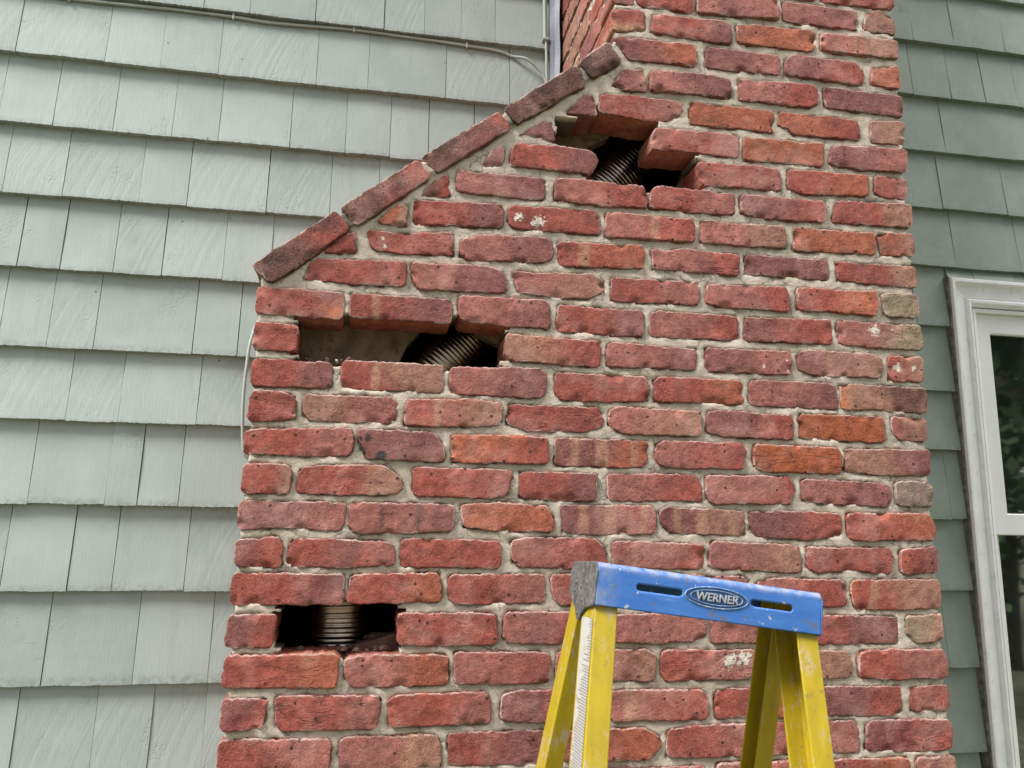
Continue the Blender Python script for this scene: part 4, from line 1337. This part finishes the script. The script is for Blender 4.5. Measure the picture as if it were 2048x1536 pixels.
capo = lpart('ladder_top', vs_, fs_, M['blue'], True)
sm = capo.modifiers.new('thick', 'SOLIDIFY'); sm.thickness = .0032; sm.offset = -1

# end plates with a pointed tab in the middle, scuffed grey
def end_plate(x0, x1, mat, name):
    pl = [(yf - .0012, -LH - .001), (yf - .001, -.012), (yf + .004, -.004), (yf + .010, .0006), (0, .0008), (yb - .010, .0006), (yb - .003, -.006), (yb + .0008, -.014), (yb + .0008, -LH * .80), (yb - .016, -LH * .86), (yb - .024, -LH * 1.02), (yb - .040, -LH * 1.14), (yb - .058, -LH * 1.42), (yb - .066, -LH * 1.44), (yb - .082, -LH * 1.22), (yb - .1, -LH * 1.1)]
    v_ = [(x0, y, z) for y, z in pl] + [(x1, y, z) for y, z in pl]
    n_ = len(pl)
    f_ = [tuple(range(n_ - 1, -1, -1)), tuple(range(n_, 2 * n_))] + [(k, (k + 1) % n_, (k + 1) % n_ + n_, k + n_) for k in range(n_)]
    o_ = lpart(name, v_, f_, mat)
    bv = o_.modifiers.new('bevel', 'BEVEL'); bv.width = .0018; bv.segments = 2; bv.limit_method = 'ANGLE'
    return o_
ep = end_plate(-LW / 2 - .0035, -LW / 2 + .001, M['grey'], 'end_plate')
end_plate(LW / 2 - .001, LW / 2 + .0025, M['blue'], 'end_plate')
for y, z in ((-.03, -.03), (.0, -.036), (.028, -.03), (-.012, -.055), (.034, -.042), (.004, -.074)):
    b = bmesh.new(); bmesh.ops.create_uvsphere(b, u_segments=10, v_segments=6, radius=.0036)
    for v_ in b.verts: v_.co = Vector((v_.co.x * .6 - LW / 2 - .0036, v_.co.y + y, v_.co.z + z))
    lpart('rivet', *from_bm(b), M['grey'], True, ep)

# raised oval badge with lettering
def ellipse_ring(a_, b_, w_, h_, y_, n=72, cx_=.007, cz_=-.0275):
    v_, f_ = [], []
    for k in range(n):
        an = 2 * math.pi * k / n
        for q in range(8):
            bq = 2 * math.pi * q / 8
            rr_ = w_ * math.cos(bq)
            v_.append((cx_ + (a_ + rr_) * math.cos(an), y_ + h_ * math.sin(bq), cz_ + (b_ + rr_) * math.sin(an)))
    for k in range(n):
        for q in range(8):
            f_.append((k * 8 + q, k * 8 + (q + 1) % 8, ((k + 1) % n) * 8 + (q + 1) % 8, ((k + 1) % n) * 8 + q))
    return v_, f_
yface = yf - .0010
M['badge'] = make_plain('dark_blue_badge', (.03, .085, .24), .5, .15, 120, .3, dirt=((.2, .2, .2), 200, .6, .4))
M['silver'] = make_plain('worn_silver_lettering', (.44, .46, .48), .55, .18, 200, .4, metal=.2)
M['rim'] = make_plain('scuffed_rim', (.16, .26, .44), .55, .25, 150, .4, dirt=((.5, .5, .48), 120, .5, .7))
n = 64
bv_ = [(.007 + .047 * math.cos(2 * math.pi * k / n), yface - .0006, -.0275 + .0135 * math.sin(2 * math.pi * k / n)) for k in range(n)]
bdg = lpart('badge', bv_ + [(x, y + .003, z) for x, y, z in bv_], [tuple(range(n - 1, -1, -1))] + [(k, (k + 1) % n, (k + 1) % n + n, k + n) for k in range(n)], M['badge'])
lpart('badge_rim', *ellipse_ring(.0478, .0142, .0011, .0017, yface), M['rim'], True, bdg)
lpart('badge_rim', *ellipse_ring(.0395, .0102, .0008, .0012, yface - .0006), M['rim'], True, bdg)
cu = bpy.data.curves.new('lettering', 'FONT'); cu.body = 'WERNER'; cu.size = .0158; cu.align_x = 'CENTER'; cu.align_y = 'CENTER'; cu.extrude = .0011; cu.offset = .00032; cu.space_character = 1.02; cu.shear = .12; cu.resolution_u = 4
tmp = bpy.data.objects.new('tmp', cu); COL.objects.link(tmp)
me = bpy.data.meshes.new_from_object(tmp.evaluated_get(bpy.context.evaluated_depsgraph_get())); bpy.data.objects.remove(tmp)
me.transform(Matrix.Scale(1.0, 4)); me.transform(Matrix.Rotation(math.pi / 2, 4, 'X')); me.transform(Matrix.Translation((.007, yface - .0012, -.0278)))
me.materials.clear(); me.materials.append(M['silver']); me.name = 'lettering'
o = bpy.data.objects.new('lettering', me); link(o, bdg)

# rails: channel sections splayed front and back
def rail(sx, front, name):
    s = .2556 if front else .2489
    wx = .046
    web, fl, tk = (.068, .033, .004) if front else (.05, .028, .004)
    y0 = yf + .0045 + s * LH * 1.02 if front else yb - .0045 - s * LH * .9
    sy = 1 if front else -1                       # web runs from the outer flange inwards
    xo = sx * (LW / 2 - .0045)
    # outline of the channel (open towards the middle of the ladder)
    o_ = [(0, 0), (fl, 0), (fl, tk), (tk, tk), (tk, web - tk), (fl, web - tk), (fl, web), (0, web)]
    zt = -.012
    v_ = []
    nseg = 24
    for j in range(nseg + 1):
        z = zt - (LEN - .03 + zt) * j / nseg
        d = -z
        for a_, b_ in o_:
            v_.append((xo + sx * wx * d - sx * a_, y0 + (-1 if front else 1) * s * d + sy * b_, z))
    n_ = len(o_)
    f_ = []
    for j in range(nseg):
        for k in range(n_):
            q = (j * n_ + k, j * n_ + (k + 1) % n_, (j + 1) * n_ + (k + 1) % n_, (j + 1) * n_ + k)
            f_.append(q if sx * sy > 0 else q[::-1])
    f_ += [tuple(range(n_)), tuple(nseg * n_ + k for k in range(n_))]
    r_ = lpart(name, v_, f_, M['yellow'])
    bv = r_.modifiers.new('bevel', 'BEVEL'); bv.width = .0016; bv.segments = 2; bv.limit_method = 'ANGLE'
    # rubber foot
    zb = -(LEN - .03) ; d = -zb
    cx_, cy_ = xo + sx * wx * d - sx * fl / 2, y0 + (-1 if front else 1) * s * d + sy * web / 2
    lpart('rubber_foot', *from_bm(box_bm((cx_ - .026, cy_ - .042, zb - .03), (cx_ + .026, cy_ + .042, zb + .03), .006)), M['grey'], False, r_)
    return r_
rl = rail(-1, True, 'front_rail'); rail(1, True, 'front_rail'); rail(-1, False, 'rear_rail'); rail(1, False, 'rear_rail')
# printed label on the outer side of the left front rail
v_ = []
for z in (-.078, -.318):
    d = -z
    for b_ in (.006, .060):
        v_.append((-LW / 2 + .0045 - .046 * d - .0005, yf + .0045 + .2556 * (LH * 1.02 - d) + b_, z))
V_ = np.array(v_); cen = V_.mean(0)
me = bpy.data.meshes.new('label'); me.from_pydata((V_ - cen).tolist(), [], [(0, 1, 3, 2)]); me.materials.append(M['label'])
o = bpy.data.objects.new('label', me); o.location = Vector(cen); link(o, rl)
# steps and rear braces
for k in range(1, 5):
    d = .04 + .30 * k
    w_ = LW / 2 + .046 * d - .01
    y_ = yf - .2556 * d
    lpart('step', *from_bm(box_bm((-w_, y_ + .002, -d - .03), (w_, y_ + .078, -d), .004)), M['yellow'])
    yr = yb + .2489 * d
    lpart('brace', *from_bm(box_bm((-w_ + .002, yr - .03, -d - .018), (w_ - .002, yr - .01, -d), .003)), M['yellow'])

# ------------------------------------------------------------------ ground
g = bmesh.new()
bmesh.ops.create_grid(g, x_segments=60, y_segments=60, size=60)
gm = Rl.to_4x4()
base = Tl + Rl @ Vector((0, 0, -LEN))
nrm_ = Rl @ Vector((0, 0, 1))
for v_ in g.verts:
    near = math.exp(-((v_.co.x - .5) ** 2 + (v_.co.y + .2) ** 2) / 9)
    zl = base.z - ((v_.co.x - base.x) * nrm_.x + (v_.co.y - base.y) * nrm_.y) / nrm_.z
    v_.co.z = near * zl + (1 - near) * GROUND + (1 - near) * .1 * N1(v_.co.x * .1, v_.co.y * .1)
go = bm_ob('ground', g, M['ground'], None, True)
tag(go, kind='structure')

# ------------------------------------------------------------------ trees across the yard (seen mirrored in the window)
M['leaf'] = make_plain('tree_leaf', (.075, .15, .045), .6, .3, 3, .1)
M['bark'] = make_plain('tree_bark', (.10, .08, .06), .9, .3, 12, .8)
def tree(x, y, h, r_, seed, label):
    rg = random.Random(seed)
    t_ = empty('tree', (x, y, GROUND - .05)); tag(t_, label, 'tree', 'trees across the yard')
    pts = [(0, 0, 0), (.1, .05, h * .3), (rg.uniform(-.2, .2), rg.uniform(-.2, .2), h * .6), (rg.uniform(-.3, .3), 0, h * .9)]
    v, f = sweep([tuple(p_) for p_ in catmull(pts, .4)], [max(.03, .22 * (1 - k / 30)) for k in range(len(catmull(pts, .4)))], 8)
    for k in range(6):
        an = k * 1.05 + rg.random(); zz = h * rg.uniform(.3, .6)
        v2, f2 = sweep([(0, 0, zz), (math.cos(an) * r_ * .4, math.sin(an) * r_ * .4, zz + h * .1), (math.cos(an) * r_ * .8, math.sin(an) * r_ * .8, zz + h * .22)], [.09, .06, .02], 6)
        off = len(v); v += v2; f += [tuple(q + off for q in ff) for ff in f2]
    me = bpy.data.meshes.new('trunk'); me.from_pydata(v, [], f); me.materials.append(M['bark']); link(bpy.data.objects.new('trunk', me), t_)
    vv, ff = [], []
    clumps = [(rg.gauss(0, r_ * .5), rg.gauss(0, r_ * .5), h * rg.uniform(.18, .98), rg.uniform(.5, 1.0) * r_ * .42) for _ in range(46)]
    for cx_, cy_, cz_, cr in clumps:
        for _ in range(120):
            p_ = Vector((rg.gauss(0, 1), rg.gauss(0, 1), rg.gauss(0, .8))); p_ = p_.normalized() * cr * rg.random() ** .4 + Vector((cx_, cy_, cz_))
            q = Vector((rg.gauss(0, 1), rg.gauss(0, 1), rg.gauss(0, 1))).normalized(); s_ = q.orthogonal().normalized(); l_ = rg.uniform(.07, .14)
            b0 = len(vv)
            vv += [p_ - q * l_, p_ + s_ * l_ * .5, p_ + q * l_, p_ - s_ * l_ * .5]
            ff.append((b0, b0 + 1, b0 + 2, b0 + 3))
    me = bpy.data.meshes.new('crown'); me.from_pydata([tuple(p_) for p_ in vv], [], ff); me.materials.append(M['leaf']); link(bpy.data.objects.new('crown', me), t_)
tree(7.2, -5.6, 7.5, 2.6, 1, 'leafy tree nearest the house corner, mirrored in the window')
tree(11.5, -8.5, 9, 3.2, 2, 'tall leafy tree in the middle of the yard row, mirrored in the window')
tree(8.0, -11.5, 8, 3.0, 3, 'broad leafy tree farthest down the yard, mirrored in the window')
tree(6.6, -4.2, 6.5, 2.3, 5, 'leafy tree added out of view to shade the window side of the house')  # extra tree, put in to block sky light from the right
tree(13.5, -3.6, 8, 3.0, 4, 'leafy tree out to the right beside the house wall')
